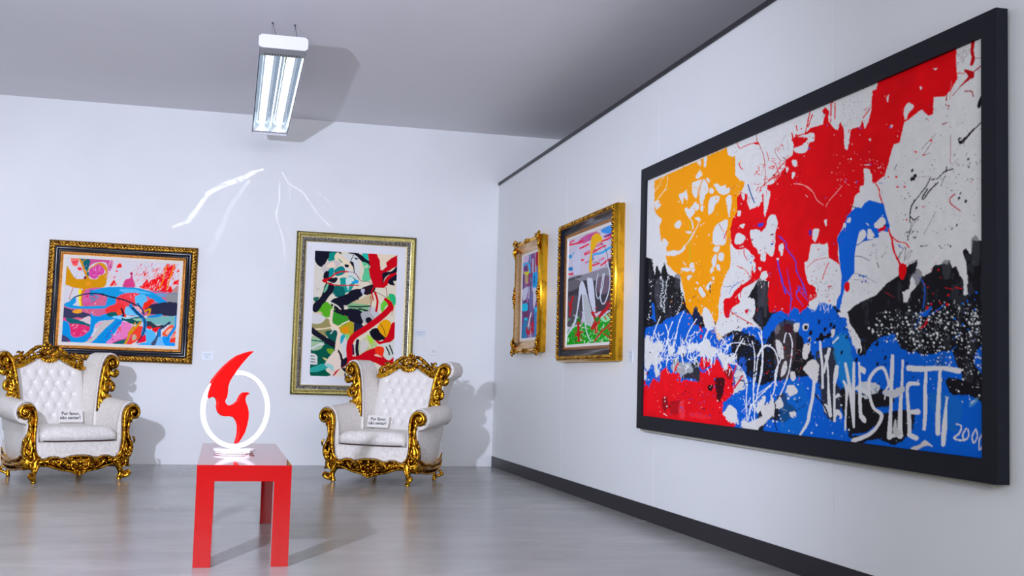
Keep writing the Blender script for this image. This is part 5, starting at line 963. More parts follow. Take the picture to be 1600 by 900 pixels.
# small baroque frame on the partition
p3 = pic('small purple and blue striped painting in an ornate carved gold frame, nearest the room corner', (W, 11.01, 1.84), -PI/2, 0)
w3, h3 = .98, 1.18
frame_part('frame', w3, h3, [(.02, 0), (.012, .05), (.02, .082), (.04, .09), (.055, .08)], M['gold_plain'], p3, True)
frame_part('frame_cove', w3, h3, [(.055, .081), (.075, .058), (.105, .046), (.125, .052), (.135, .05), (.14, .042)], M['rose_gold'], p3, True)
def carved_corner(bm, cx, cz, sx, sz, s=1.):
    """shell, two scrolls and leaves that sit over a frame corner; sx, sz point outwards"""
    y = -.088
    for k in range(5):
        a = PI*(.1+.2*k)*.62
        dx, dz = math.cos(a), math.sin(a)
        tube(bm, [(cx+sx*.0, y, cz+sz*.0, .010*s), (cx+sx*dx*.022*s, y-.012, cz+sz*dz*.022*s, .013*s), (cx+sx*dx*.045*s, y, cz+sz*dz*.045*s, .004*s)], seg=6)
    for (ux, uz) in ((-1, 0), (0, -1)):
        px, pz = cx+sx*ux*.03*s, cz+sz*uz*.03*s
        tube(bm, [(px, y, pz, .012*s), (px+sx*ux*.05*s+sx*uz*-.018*s, y-.01, pz+sz*uz*.05*s+sz*ux*-.018*s, .013*s), (px+sx*ux*.1*s, y, pz+sz*uz*.1*s, .008*s), (px+sx*ux*.13*s+sx*uz*-.02*s, y+.01, pz+sz*uz*.13*s+sz*ux*-.02*s, .003*s)], seg=6)
        tube(bm, [(px, y, pz, .008*s), (px+sx*ux*.04*s+sx*uz*.03*s, y-.005, pz+sz*uz*.04*s+sz*ux*.03*s, .011*s), (px+sx*ux*.075*s+sx*uz*.02*s, y, pz+sz*uz*.075*s+sz*ux*.02*s, .004*s)], seg=6)
    ball(bm, (cx-sx*.01, y-.012, cz-sz*.01), .016*s)
for sx in (-1, 1):
    for sz in (-1, 1):
        bm = bmesh.new(); carved_corner(bm, sx*(w3/2-.028), sz*(h3/2-.028), sx, sz, 1.05); obj('corner_ornament', bm, M['gold'], p3, True)
def carved_middle(bm, cx, cz, along):
    for s in (-1, 1):
        for k, (a, b, r) in enumerate(((.02, .0, .016), (.05, .012, .013), (.08, -.008, .010), (.045, -.02, .010), (.105, .004, .007))):
            x, z = (cx+s*a, cz+b) if along == 'x' else (cx+b, cz+s*a)
            ball(bm, (x, -.09, z), r, 1.5 if along == 'x' else 1, .8, 1 if along == 'x' else 1.5)
    ball(bm, (cx, -.095, cz), .022, 1, .8, 1)
for cx, cz, al in ((0, h3/2-.035, 'x'), (0, -h3/2+.035, 'x'), (-w3/2+.03, 0, 'z'), (w3/2-.03, 0, 'z')):
    bm = bmesh.new(); carved_middle(bm, cx, cz, al); obj('side_ornament', bm, M['gold'], p3, True)
frame_part('liner', w3, h3, [(.14, .043), (.165, .040), (.167, .034)], M['liner'], p3)
bm = bmesh.new(); box(bm, -w3/2+.03, w3/2-.03, -.03, -.002, -h3/2+.03, h3/2-.03); obj('backing_board', bm, M['black_frame'], p3)
canvas_mesh('canvas', paint_stripes(), w3-.33, h3-.31, -.036, p3)

# middle painting on the partition
p4 = pic('landscape-like painting with white loops over green grass in a black and gold beaded frame', (W, 9.115, 1.785), -PI/2, 0)
w4, h4 = 1.53, 1.245
frame_part('frame', w4, h4, [(.006, 0), (0, .012), (.004, .04), (0, .055), (.008, .085), (.018, .09)], M['gold_plain'], p4, True)
frame_part('frame_rim', w4, h4, [(.018, .09), (.03, .096), (.044, .09), (.052, .082)], M['gold_rope'], p4, True)
obj('bead_moulding', beads(w4-.064, h4-.064, .092, .036, .0165, .3, .8, 1.1), M['gold'], p4, True)
frame_part('frame_cove', w4, h4, [(.052, .083), (.062, .07), (.085, .055), (.102, .052)], M['black_gloss'], p4, True)
frame_part('frame_inner', w4, h4, [(.102, .053), (.108, .058), (.120, .052), (.128, .046)], M['gold_inner'], p4, True)
frame_part('liner', w4, h4, [(.128, .046), (.13, .047), (.152, .040), (.154, .034)], M['liner'], p4)
bm = bmesh.new(); box(bm, -w4/2+.03, w4/2-.03, -.03, -.002, -h4/2+.03, h4/2-.03); obj('backing_board', bm, M['black_frame'], p4)
canvas_mesh('canvas', paint_landscape(), w4-.304, h4-.304, -.036, p4)

# ---------------------------------------------------------------- wall labels and sockets
def wall_label(label, loc, rotz, w, h, lines):
    t = thing('wall_label', label, 'label', loc, (0, 0, rotz), 'wall labels beside the paintings')
    bm = bmesh.new(); box(bm, -w/2, w/2, -.004, .0, -h/2, h/2); obj('card', bm, M['label_paper'], t)
    for x0, x1, z in lines:
        bm = bmesh.new(); x = x0
        while x < x1:
            l = random.uniform(.006, .018); box(bm, x*w, min(x*w+l, x1*w), -.0046, -.0038, z*h-.0035, z*h+.0035); x += (l+.004)/w
        obj('caption_line', bm, M['grey_ink'], t)
wall_label('small pale wall label right of the pink and blue painting', (-.152, D, 1.158), 0, .118, .086, [(-.4, .35, .25), (-.28, .2, .0), (-.15, .1, -.2)])
wall_label('small pale wall label right of the tall green and red print', (2.155, D, 1.482), 0, .125, .075, [(-.4, .4, .2), (-.25, .2, -.12)])
wall_label('tiny wall label on the partition between the beaded frame and the huge black frame', (W, 8.165, 1.195), -PI/2, .07, .09, [(-.35, .3, .3), (-.2, .15, -.05)])
def socket(label, x, z, w, h, kind):
    t = thing('wall_socket', label, 'socket', (x, D, z), group='white socket plates on the back wall')
    bm = bmesh.new(); box(bm, -w/2, w/2, -.010, .0, -h/2, h/2); obj('plate', bm, M['plastic'], t, bevel=.004)
    bm = bmesh.new(); box(bm, -w*.3, w*.3, -.013, -.009, h*.06, h*.38); obj('rocker', bm, M['plastic'], t, bevel=.002)
    bm = bmesh.new()
    cyl(bm, (-w*.13, -.0115, -h*.2), (-w*.13, -.009, -h*.2), .005, 10); cyl(bm, (w*.13, -.0115, -h*.2), (w*.13, -.009, -h*.2), .005, 10)
    box(bm, -w*.2, w*.2, -.0105, -.009, -h*.12, -h*.09)
    obj('socket_hole', bm, M['fixture_grey'], t)
socket('white switch and socket plate on the wall above the right armchair', 2.315, 1.304, .10, .125, 0)
socket('white socket plate low on the wall beside the left armchair', -.932, .39, .085, .095, 1)

# ---------------------------------------------------------------- hanging fluorescent fitting
def ceiling_light():
    x0, x1, y0, y1, z0, z1 = .157, .52, 8.43, 11.6, 3.4, 3.502
    cx = (x0+x1)/2; slant = (.187+.543)/2-cx
    t = thing('ceiling_light', 'long white fluorescent fitting with mirrored reflectors hung on wires from the ceiling', 'ceiling light', (cx, y0, z0), (0, 0, -math.atan2(slant, y1-y0)))
    w = (x1-x0)/2; L = y1-y0; h = z1-z0
    def endplate(y, s):
        bm = bmesh.new(); c = .022
        prism(bm, [(-w, c*.8), (-w+c, 0), (w-c, 0), (w, c*.8), (w, h-c*.8), (w-c, h), (-w+c, h), (-w, h-c*.8)], y, y+.012)
        return obj('end_plate', bm, M['fixture'], t, bevel=.003)
    endplate(0, 1); endplate(L-.012, 1)
    bm = bmesh.new()                                   # folded housing: top and two flanks
    P = [(-w+.004, .012), (-w+.004, h-.03), (-w+.05, h-.004), (w-.05, h-.004), (w-.004, h-.03), (w-.004, .012), (w-.010, .012), (w-.010, h-.034), (w-.053, h-.010), (-w+.053, h-.010), (-w+.010, h-.034), (-w+.010, .012)]
    prism(bm, P, .012, L-.012); obj('housing', bm, M['fixture'], t)
    bm = bmesh.new(); box(bm, -w+.012, w-.012, .013, .23, .003, .03); obj('ballast_cover', bm, M['fixture_grey'], t)
    bm = bmesh.new()
    for k in range(14): box(bm, -w+.045+k*.02, -w+.045+k*.02+.010, .165, .20, .0015, .0032)
    obj('vent_slots', bm, M['trim'], t)
    # two parabolic mirror troughs
    for k in range(2):
        bm = bmesh.new()
        a, b = -w+.016+k*(2*w-.032)/2, -w+.016+(k+1)*(2*w-.032)/2
        m_ = (a+b)/2; hw = (b-a)/2
        n = 5; lo, hi = [], []
        for i in range(n+1):
            u = -1+2*i/n
            z = .012+(h-.04)*(1-u**4)**.6
            lo.append((m_+u*hw, z))
        A = [[bm.verts.new((x, y, z)) for x, z in lo] for y in (.23, L*.5, L-.08)]
        ring_faces(bm, A, False, False)
        obj('reflector', bm, M['mirror'], t)
    bm = bmesh.new(); box(bm, -w+.012, w-.012, L-.08, L-.012, .02, .03); box(bm, -w+.012, w-.012, L-.085, L-.08, .02, h-.03); obj('lamp_holder', bm, M['fixture'], t)
    for k in (0, 1):
        a, b = -w+.016+k*(2*w-.032)/2, -w+.016+(k+1)*(2*w-.032)/2
        bm = bmesh.new(); cyl(bm, ((a+b)/2, .232, .036), ((a+b)/2, L-.09, .036), .019, 16)
        obj('fluorescent_tube', bm, M['tube_glow'], t, True)
    for sx, xx in ((-1, -.07), (1, .108)):
        for yy in (.766, 2.5):
            bm = bmesh.new(); top = (xx, yy, CH-z0-.001)
            cyl(bm, (xx, yy, CH-z0-.012), top, .007, 10)
            cyl(bm, top, (xx-.005, yy-.25, h-.006), .0010, 6); cyl(bm, top, (xx+.06 if sx > 0 else xx+.09, yy-.12, h-.006), .0022, 6)
            obj('hanging_wire', bm, M['wire'], t)
ceiling_light()
def glint_gobo():
    # added lamp projecting a streak pattern on the wall, imitating glints off the mirrors
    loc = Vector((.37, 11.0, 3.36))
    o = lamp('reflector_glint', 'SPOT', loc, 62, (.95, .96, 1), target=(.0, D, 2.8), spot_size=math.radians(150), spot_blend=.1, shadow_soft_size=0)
    l = o.data; l.use_nodes = True; t = l.node_tree; em = t.nodes['Emission']
    inv = o.rotation_euler.to_matrix().transposed()
    def uv(px, py):
        d = inv @ (ray_to(px, py, 1, D)-loc); return d.x/-d.z, d.y/-d.z, -d.z
    def mth(op, a, b=None, clamp=False):
        n = t.nodes.new('ShaderNodeMath'); n.operation = op; n.use_clamp = clamp
        for i, q in enumerate((a, b)):
            if q is None: continue
            if isinstance(q, (int, float)): n.inputs[i].default_value = q
            else: t.links.new(q, n.inputs[i])
        return n.outputs[0]
    tc = t.nodes.new('ShaderNodeTexCoord'); sp = t.nodes.new('ShaderNodeSeparateXYZ'); t.links.new(tc.outputs['Normal'], sp.inputs[0])
    az = mth('ABSOLUTE', sp.outputs[2]); U = mth('DIVIDE', sp.outputs[0], az); V = mth('DIVIDE', sp.outputs[1], az)
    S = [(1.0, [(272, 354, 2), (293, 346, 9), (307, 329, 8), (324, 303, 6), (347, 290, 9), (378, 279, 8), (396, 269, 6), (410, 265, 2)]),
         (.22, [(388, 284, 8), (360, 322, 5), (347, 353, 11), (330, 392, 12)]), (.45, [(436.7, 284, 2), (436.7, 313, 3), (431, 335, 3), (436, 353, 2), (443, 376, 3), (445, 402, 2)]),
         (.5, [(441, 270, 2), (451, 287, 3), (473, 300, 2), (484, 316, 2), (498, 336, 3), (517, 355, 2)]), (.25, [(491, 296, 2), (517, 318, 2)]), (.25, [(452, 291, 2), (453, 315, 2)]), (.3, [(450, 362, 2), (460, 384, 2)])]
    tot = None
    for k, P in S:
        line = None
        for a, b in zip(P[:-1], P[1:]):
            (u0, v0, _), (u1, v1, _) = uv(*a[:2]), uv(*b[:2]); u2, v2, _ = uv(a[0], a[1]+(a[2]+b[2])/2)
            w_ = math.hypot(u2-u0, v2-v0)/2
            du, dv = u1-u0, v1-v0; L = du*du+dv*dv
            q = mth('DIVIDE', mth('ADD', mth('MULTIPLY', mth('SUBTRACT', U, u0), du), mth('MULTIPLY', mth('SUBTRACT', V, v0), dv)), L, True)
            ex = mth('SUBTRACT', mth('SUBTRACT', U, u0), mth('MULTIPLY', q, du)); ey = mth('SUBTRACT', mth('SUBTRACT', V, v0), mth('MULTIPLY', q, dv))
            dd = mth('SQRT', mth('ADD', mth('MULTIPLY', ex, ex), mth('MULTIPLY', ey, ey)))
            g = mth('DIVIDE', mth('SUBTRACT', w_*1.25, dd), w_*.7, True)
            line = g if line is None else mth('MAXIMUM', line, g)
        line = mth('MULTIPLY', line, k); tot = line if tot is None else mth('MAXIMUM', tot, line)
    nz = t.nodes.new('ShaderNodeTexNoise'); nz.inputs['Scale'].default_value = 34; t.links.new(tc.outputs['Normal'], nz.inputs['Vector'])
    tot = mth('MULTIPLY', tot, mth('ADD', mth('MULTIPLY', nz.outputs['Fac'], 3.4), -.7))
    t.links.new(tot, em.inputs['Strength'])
glint_gobo()

# ---------------------------------------------------------------- red table and the sculpture on it
def table():
    x0, x1, y0, y1, hh, th, lg = -.099, .379, 6.06, 7.90, .519, .083, .088
    t = thing('red_table', 'glossy red lacquered low table with square legs carrying the ring sculpture', 'table', ((x0+x1)/2, (y0+y1)/2, 0))
    a, b = (x1-x0)/2, (y1-y0)/2
    obj('table_top', boxed(-a, a, -b, b, hh-th, hh), M['red'], t, bevel=.0008)
    for sx in (-1, 1):
        for sy in (-1, 1):
            obj('leg', boxed(min(sx*a, sx*(a-lg)), max(sx*a, sx*(a-lg)), min(sy*b, sy*(b-lg*1.3)), max(sy*b, sy*(b-lg*1.3)), 0, hh-th+.0005), M['red'], t, bevel=.0008)
    return hh
TH = table()
def sculpture():
    bx, by = .094, 6.98
    ang = math.radians(30)
    t = thing('ring_sculpture', 'white ring sculpture with a red flame shaped like a bird, standing on the red table', 'sculpture', (bx, by, TH+.001), (0, 0, ang))
    bm = bmesh.new(); cyl(bm, (0, 0, 0), (0, 0, .010), .112, 56); cyl(bm, (0, 0, .012), (0, 0, .024), .120, 56); cyl(bm, (0, 0, .009), (0, 0, .013), .105, 48)
    obj('base', bm, M['white_enamel'], t, bevel=.0015)
    bm = bmesh.new(); cyl(bm, (.018, -.126, .014), (.018, -.10, .014), .013, 6);
    obj('screw', bm, M['white_enamel'], t)
    bm = bmesh.new(); box(bm, -.03, .03, -.016, .016, .02, .045); obj('ring_clamp', bm, M['white_enamel'], t)
    R, r = .232, .204; cz = .024+R
    bm = bmesh.new(); n = 96
    rings = []
    for i in range(n):
        a = 2*PI*i/n; c, s = math.cos(a), math.sin(a)
        rings.append([bm.verts.new((q*c, y, cz+q*s)) for q, y in ((r, -.009), (R, -.009), (R, .009), (r, .009))])
    ring_faces(bm, rings+[rings[0]], True, False)
    obj('ring', bm, M['white_enamel'], t, bevel=.003)
    # flame: its outline worked out in the plane of the ring
    pts = [(452, 90), (425, 92), (380, 105), (330, 125), (280, 160), (230, 205), (185, 255), (150, 300), (130, 345), (113, 395), (108, 425), (118, 440), (138, 430), (162, 428), (178, 440), (187, 465), (183, 505), (192, 540), (215, 565), (240, 572), (280, 570),
           (310, 580), (328, 605), (338, 640), (338, 690), (330, 730), (317, 776), (338, 765), (362, 730), (385, 690), (400, 640), (411, 590), (413, 545), (405, 500), (392, 470), (388, 445), (395, 420), (420, 403), (405, 393), (380, 395), (360, 408), (345, 435), (335, 458),
           (310, 480), (280, 492), (255, 488), (240, 470), (238, 455), (252, 430), (258, 400), (262, 350), (275, 310), (300, 270), (330, 225), (370, 175), (410, 130)]
    nrm = Vector((math.sin(ang), -math.cos(ang), 0)); e = Vector((0, 0, 1.)); o_ = Vector((bx, by, TH)); ux = Vector((math.cos(ang), math.sin(ang), 0))
    poly = []
    for x, y in pts:
        d = CAMR @ Vector((x/4.737+300-800, y/4.737+530-450, CAMF)); p = e+d*((o_-e).dot(nrm)/d.dot(nrm))
        poly.append(((p-o_).dot(ux), p.z-TH))
    bm = bmesh.new(); prism(bm, poly, -.0145, .0145)
    obj('flame', bm, M['flame_red'], t, bevel=.003)
sculpture()

# ---------------------------------------------------------------- baroque wing armchair
def spiral(cx, cz, r0, turns, a0, s=1, y=0., w0=.016, w1=.006, n=22, rise=-.02):
    """scroll in x-z winding inwards from angle a0; s = +1 counter-clockwise"""
    out = []
    for i in range(n+1):
        t = i/n; r = r0*(1-t*.88); a = a0+s*turns*2*PI*t
        out.append((cx+r*math.cos(a), y+rise*t, cz+r*math.sin(a), w0+(w1-w0)*t))
    return out
def mir(pts, s): return [(p[0]*s,)+tuple(p[1:]) for p in pts]
def loft(bm, secs, s=1, cap=True):
    rings = [[bm.verts.new((p[0]*s, p[1], p[2])) for p in sec] for sec in secs]
    ring_faces(bm, rings, True, cap)
def nails(bm, pts, step=.0135, r=.0052):
    P = [Vector(p[:3]) for p in spline(pts, 8)]
    acc = 0
    for a, b in zip(P[:-1], P[1:]):
        L = (b-a).length
        while acc < L:
            ball(bm, a+(b-a)*(acc/max(L, 1e-9)), r, 1, .7, 1, 6, 4); acc += step
        acc -= L
def leaf(bm, pts, w=.02, y=0., flat=.55, seg=6):
    n = len(pts); out = []
    for i, p in enumerate(pts):
        t = i/(n-1); out.append((p[0], y-.012*math.sin(PI*t)+(p[2] if len(p) > 2 else 0), p[1], w*(.28+.72*math.sin(PI*min(1, t*1.0)*.85+.25))*(1-.75*t*t)))
    tube(bm, out, seg=seg, flat=flat)

def armchair(name, label, loc, rz):
    global TK
    T = thing(name, label, 'armchair', loc, (0, 0, rz))
    F, G = M['fabric'], M['gold']
    # --- upholstered seat box with a white front
    bm = bmesh.new()
    box(bm, -.385, .385, -.385, .34, .205, .35)
    obj('seat_base', bm, F, T, bevel=.012)
    # --- loose cushion: pillow-like slab
    bm = bmesh.new(); nx, ny = 20, 16; top, bot = [], []
    for j in range(ny+1):
        rt, rb = [], []
        for i in range(nx+1):
            u, v = -1+2*i/nx, -1+2*j/ny
            e = max(0, 1-abs(u)**7)*max(0, 1-abs(v)**7)
            x = u*.345*(1-.012*v*v); y = -.105+v*.30*(1-.03*u*u)-.012*(1-u*u)*(v < 0)
            rt.append(bm.verts.new((x, y, .425+.055*e**.35+.012*(1-u*u)*(1-v*v)))); rb.append(bm.verts.new((x, y, .40-.048*e**.3)) if 0 < i < nx and 0 < j < ny else None)
        top.append(rt); bot.append(rb)
    for j in range(ny+1):
        for i in range(nx+1):
            if bot[j][i] is None: bot[j][i] = bm.verts.new(top[j][i].co-Vector((0, 0, .07)))
    for j in range(ny):
        for i in range(nx):
            bm.faces.new((top[j][i], top[j][i+1], top[j+1][i+1], top[j+1][i])); bm.faces.new((bot[j][i], bot[j+1][i], bot[j+1][i+1], bot[j][i+1]))
    edge = [(0, i) for i in range(nx)]+[(j, nx) for j in range(ny)]+[(ny, nx-i) for i in range(nx)]+[(ny-j, 0) for j in range(ny)]
    for (a, b), (c, d) in zip(edge, edge[1:]+edge[:1]): bm.faces.new((top[a][b], bot[a][b], bot[c][d], top[c][d]))
    cu = obj('seat_cushion', bm, F, T, True)
    bm = bmesh.new()
    tube(bm, [(-.33, -.395, .362), (-.2, -.415, .358), (.2, -.415, .358), (.33, -.395, .362)], .0045, 6); obj('piping', bm, M['nail'], cu, True)
    # --- tufted back, leaning backwards, arched top
    rows = [(.94, (-.21, -.105, 0, .105, .21)), (.845, (-.157, -.052, .052, .157)), (.745, (-.21, -.105, 0, .105, .21)), (.645, (-.157, -.052, .052, .157)), (.55, (-.21, -.105, 0, .105, .21))]
    studs = [(x, z) for z, xs in rows for x in xs]
    def yb(z): return .215+(z-.45)*.27
    def ztop(x): return .975+.105*math.exp(-(x/.15)**2)+.02*(1-(x/.33)**2)
    bm = bmesh.new(); nx, nz = 66, 64; fr = []
    for j in range(nz+1):
        r = []
        for i in range(nx+1):
            x = -.33+.66*i/nx; z = .40+(ztop(x)-.40)*j/nz
            d = .052*(1-abs(x/.335)**6)*(1-max(0, (z-.9)/.25)**3)
            dip = sum(math.exp(-((x-a)**2+(z-b)**2)/.00055) for a, b in studs)
            fold = 0
            for a, b in studs:
                for sx in (-1, 1):
                    tx, tz = sx*.0525, .098; L2 = tx*tx+tz*tz
                    q = ((x-a)*tx+(z-b)*tz)/L2
                    if 0 <= q <= 1: fold += math.exp(-(((x-a)*tz-(z-b)*tx)**2/L2)/.00007)
            # upright pleats above the top row
            if z > .94:
                for a in rows[0][1]: fold += .9*math.exp(-((x-a)**2)/.00006)*min(1, (z-.94)/.03)
            y = yb(z)-d+.023*min(dip, 1)+.0045*min(fold, 1)
            r.append(bm.verts.new((x, y, z)))
        fr.append(r)
    for j in range(nz):
        for i in range(nx): bm.faces.new((fr[j][i], fr[j][i+1], fr[j+1][i+1], fr[j+1][i]))
    bk = [[bm.verts.new((x_, yb(z_)+.09, z_)) for x_, z_ in ((-.33, .24), (.33, .24), (.33, ztop(.33)), (0, ztop(0)), (-.33, ztop(.33)))]][0]
    bm.faces.new(bk)
    low = fr[0]; bm.faces.new([bk[0]]+low+[bk[1]]) ; rt = [fr[j][nx] for j in range(nz+1)]; bm.faces.new([bk[1]]+rt+[bk[2]])
    tp = [fr[nz][nx-i] for i in range(nx+1)]; bm.faces.new([bk[2]]+tp+[bk[4], bk[3]]); lf = [fr[nz-j][0] for j in range(nz+1)]; bm.faces.new([bk[4]]+lf+[bk[0]])
    back = obj('backrest', bm, M['tufted'], T, True)
    for a, b in studs:
        bm = bmesh.new(); ball(bm, (a, yb(b)-.033, b), .0085, 1, .8, 1, 8, 6); obj('tufting_button', bm, M['crystal'], back, True)
    # --- wings, arms and their carved fronts
    for s in (-1, 1):
        def wing_sec(y, k, dz=0, g=0):
            P = [(.318, .42), (.335, .60), (.352, .75), (.372, .90), (.392, 1.00), (.415, 1.075), (.45, 1.128), (.497, 1.148), (.545, 1.135), (.578, 1.095), (.585, 1.05), (.568, 1.005), (.53, .985), (.51, .96), (.488, .90), (.465, .80), (.452, .70), (.445, .55), (.43, .42)]
            return [(x-k*(1-.35*(z > .98)), y+(z-.6)*.12, z+dz*max(0, (z-.6)/.5)) for x, z in P]
        bm = bmesh.new()
        secs = [wing_sec(.07+.0, .008), wing_sec(.06, -.0), wing_sec(.10, 0), wing_sec(.17, .012), wing_sec(.24, .026), wing_sec(.31, .034), wing_sec(.34, .038)]
        secs[0] = [(x, y+.0, z) for x, y, z in wing_sec(.055, .004)]; secs[1] = wing_sec(.062, 0)
        loft(bm, secs, s)
        wing = obj('wing', bm, F, T, True)
        m_ = wing.modifiers.new('bevel', 'BEVEL'); m_.width = .012; m_.segments = 2; m_.limit_method = 'ANGLE'; m_.angle_limit = 1.
        # carved face of the wing
        TK = 1.18
        def wy(z): return .052+(z-.6)*.12
        bm = bmesh.new()
        P = [(.352, .60), (.366, .74), (.386, .88), (.404, .98), (.428, 1.06), (.462, 1.108), (.50, 1.122), (.538, 1.108), (.558, 1.07), (.556, 1.03), (.535, 1.00), (.50, .985), (.49, .95), (.478, .90), (.478, .84), (.466, .78), (.468, .72), (.445, .66), (.43, .60)]
        a = [bm.verts.new((x*s, wy(z)-.012, z)) for x, z in P]; b = [bm.verts.new((x*s, wy(z)+.02, z)) for x, z in P]; n = len(P)
        bm.faces.new(a); bm.faces.new(list(reversed(b)))
        for i in range(n): bm.faces.new((a[i], b[i], b[(i+1) % n], a[(i+1) % n]))
        tube(bm, mir([(.362, wy(.60)-.012, .60, .007), (.372, wy(.72)-.016, .72, .010), (.392, wy(.86)-.018, .86, .013), (.41, wy(.96)-.02, .96, .015), (.432, wy(1.04)-.022, 1.04, .017), (.462, wy(1.09)-.022, 1.092, .018), (.50, wy(1.1)-.022, 1.108, .017), (.538, wy(1.08)-.022, 1.085, .016), (.55, wy(1.05)-.024, 1.048, .015), (.53, wy(1.02)-.026, 1.015, .014), (.495, wy(1.02)-.028, 1.018, .012), (.478, wy(1.04)-.030, 1.045, .011), (.492, wy(1.07)-.032, 1.068, .010), (.513, wy(1.05)-.034, 1.052, .009)], s), seg=8)
        ball(bm, (s*.503, wy(1.05)-.034, 1.045), .014)
        for pts, w_ in (([(.52, .985), (.54, .965), (.52, .94), (.485, .955), (.46, .985)], .024), ([(.41, .94), (.43, .90), (.47, .87), (.50, .84), (.495, .80), (.47, .79)], .021), ([(.475, .93), (.445, .90), (.425, .86), (.42, .82), (.435, .79), (.46, .80), (.465, .825)], .018),
                        ([(.39, .83), (.40, .78), (.43, .74), (.465, .73), (.485, .75)], .022), ([(.40, .87), (.395, .80), (.40, .74), (.42, .70), (.45, .70)], .015), ([(.375, .74), (.39, .69), (.42, .655), (.455, .665)], .020), ([(.455, .70), (.44, .665), (.42, .63), (.39, .615)], .015), ([(.37, .66), (.39, .62), (.41, .575), (.405, .54)], .018), ([(.44, 1.0), (.455, .96), (.45, .92), (.425, .90)], .015)):
            n_ = len(pts)
            out = [(x*s, wy(z)-.020-.012*math.sin(PI*i/(n_-1)), z, w_*(.35+.65*math.sin(PI*i/(n_-1)*.8+.35))*(1 if i < n_-1 else .5)) for i, (x, z) in enumerate(pts)]
            tube(bm, out, seg=7, flat=.75)
        for x, z, r in ((.447, .84, .017), (.45, .745, .013), (.415, .685, .012), (.475, .90, .011), (.535, .965, .014)): ball(bm, (x*s, wy(z)-.026, z), r)
        TK = 1.
        wc = obj('wing_carving', bm, G, T, True)
        bm = bmesh.new(); nails(bm, mir([(.348, wy(.60)-.006, .60), (.358, wy(.72)-.006, .73), (.379, wy(.88)-.006, .88), (.397, wy(.98)-.006, .98), (.422, wy(1.06)-.006, 1.062), (.458, wy(1.11)-.006, 1.115), (.50, wy(1.12)-.006, 1.13), (.543, wy(1.11)-.006, 1.114), (.566, wy(1.07)-.006, 1.07)], s))
        obj('nail_trim', bm, M['nail'], wc, True)
        # arm: J-shaped section rolled outwards
        def arm_sec(y, k, dz):
            P = [(.345, .185), (.355, .38), (.362, .50), (.372, .57), (.388, .635), (.415, .678), (.455, .702), (.50, .700), (.54, .678), (.566, .638), (.572, .595), (.556, .550), (.525, .520), (.488, .510), (.462, .498), (.458, .40), (.450, .30), (.43, .18)]
            return [(x-k, y, z+(dz if z > .5 else 0)) for x, z in P]
        bm = bmesh.new()
        loft(bm, [arm_sec(-.372, .006, -.004), arm_sec(-.362, 0, 0), arm_sec(-.30, 0, .002), arm_sec(-.15, .002, .012), arm_sec(0, .010, .026), arm_sec(.12, .028, .036), arm_sec(.24, .055, .04), arm_sec(.33, .085, .03), arm_sec(.36, .10, .02)], s)
        arm = obj('armrest', bm, F, T, True)
        m_ = arm.modifiers.new('bevel', 'BEVEL'); m_.width = .012; m_.segments = 2; m_.limit_method = 'ANGLE'; m_.angle_limit = 1.
        # carved arm front
        bm = bmesh.new(); y = -.378
        P = [(.392, .56), (.402, .62), (.428, .662), (.47, .682), (.515, .672), (.545, .64), (.552, .60), (.535, .562), (.50, .545), (.466, .552), (.452, .53), (.450, .48), (.458, .42), (.478, .37), (.492, .32), (.496, .27), (.478, .22), (.45, .18), (.41, .17), (.36, .20), (.372, .24), (.390, .27), (.398, .34), (.40, .42), (.396, .50)]
        prism(bm, [(x*s, z) for x, z in P], y-.022, y+.03)
        tube(bm, mir([(.345, y-.024, .215, .010), (.375, y-.028, .24, .011), (.396, y-.03, .29, .012), (.406, y-.03, .38, .013), (.404, y-.03, .47, .014), (.402, y-.03, .55, .015), (.414, y-.03, .615, .016), (.442, y-.03, .655, .016), (.478, y-.03, .668, .016), (.514, y-.03, .655, .015), (.536, y-.03, .622, .014), (.534, y-.032, .585, .013), (.507, y-.034, .562, .012), (.476, y-.036, .568, .011), (.460, y-.038, .596, .010), (.474, y-.040, .622, .010), (.498, y-.042, .612, .009)], s), seg=8)
        ball(bm, (s*.484, y-.038, .608), .013)
        tube(bm, mir([(.455, y-.022, .56, .008), (.446, y-.03, .50, .015), (.440, y-.03, .43, .012), (.456, y-.03, .37, .012), (.478, y-.03, .33, .017), (.488, y-.03, .28, .012), (.47, y-.03, .235, .016), (.44, y-.026, .215, .008)], s), seg=8, flat=.8)
        for pts, w_ in (([(.43, .34), (.425, .29), (.445, .25), (.47, .27), (.462, .30)], .014), ([(.47, .52), (.46, .55), (.48, .575)], .012), ([(.505, .33), (.50, .37), (.482, .39)], .011), ([(.41, .27), (.40, .22), (.42, .185), (.45, .19)], .013)):
            n_ = len(pts); tube(bm, [(x*s, y-.03-.01*math.sin(PI*i/(n_-1)), z, w_*(.4+.6*math.sin(PI*i/(n_-1)*.8+.3))) for i, (x, z) in enumerate(pts)], seg=7)
        for x, z, r in ((.452, .275, .014), (.432, .232, .015), (.475, .245, .012), (.44, .44, .009), (.44, .41, .008), (.44, .38, .007)): ball(bm, (x*s, y-.036, z), r)
        ac = obj('arm_carving', bm, G, T, True)
        bm = bmesh.new(); nails(bm, mir([(.352, y-.006, .235), (.376, y-.006, .26), (.390, y-.006, .33), (.392, y-.006, .42), (.388, y-.006, .50), (.386, y-.006, .57), (.398, y-.006, .632), (.428, y-.006, .672), (.470, y-.006, .692), (.518, y-.006, .682), (.552, y-.006, .648), (.560, y-.006, .60), (.54, y-.006, .555)], s))
        obj('nail_trim', bm, M['nail'], ac, True)
        # --- carved side rail
        bm = bmesh.new()
        up_ = [(-.40, .215), (-.36, .245), (-.31, .235), (-.24, .205), (-.10, .190), (.05, .190), (.18, .20), (.28, .225), (.335, .265), (.35, .26)]
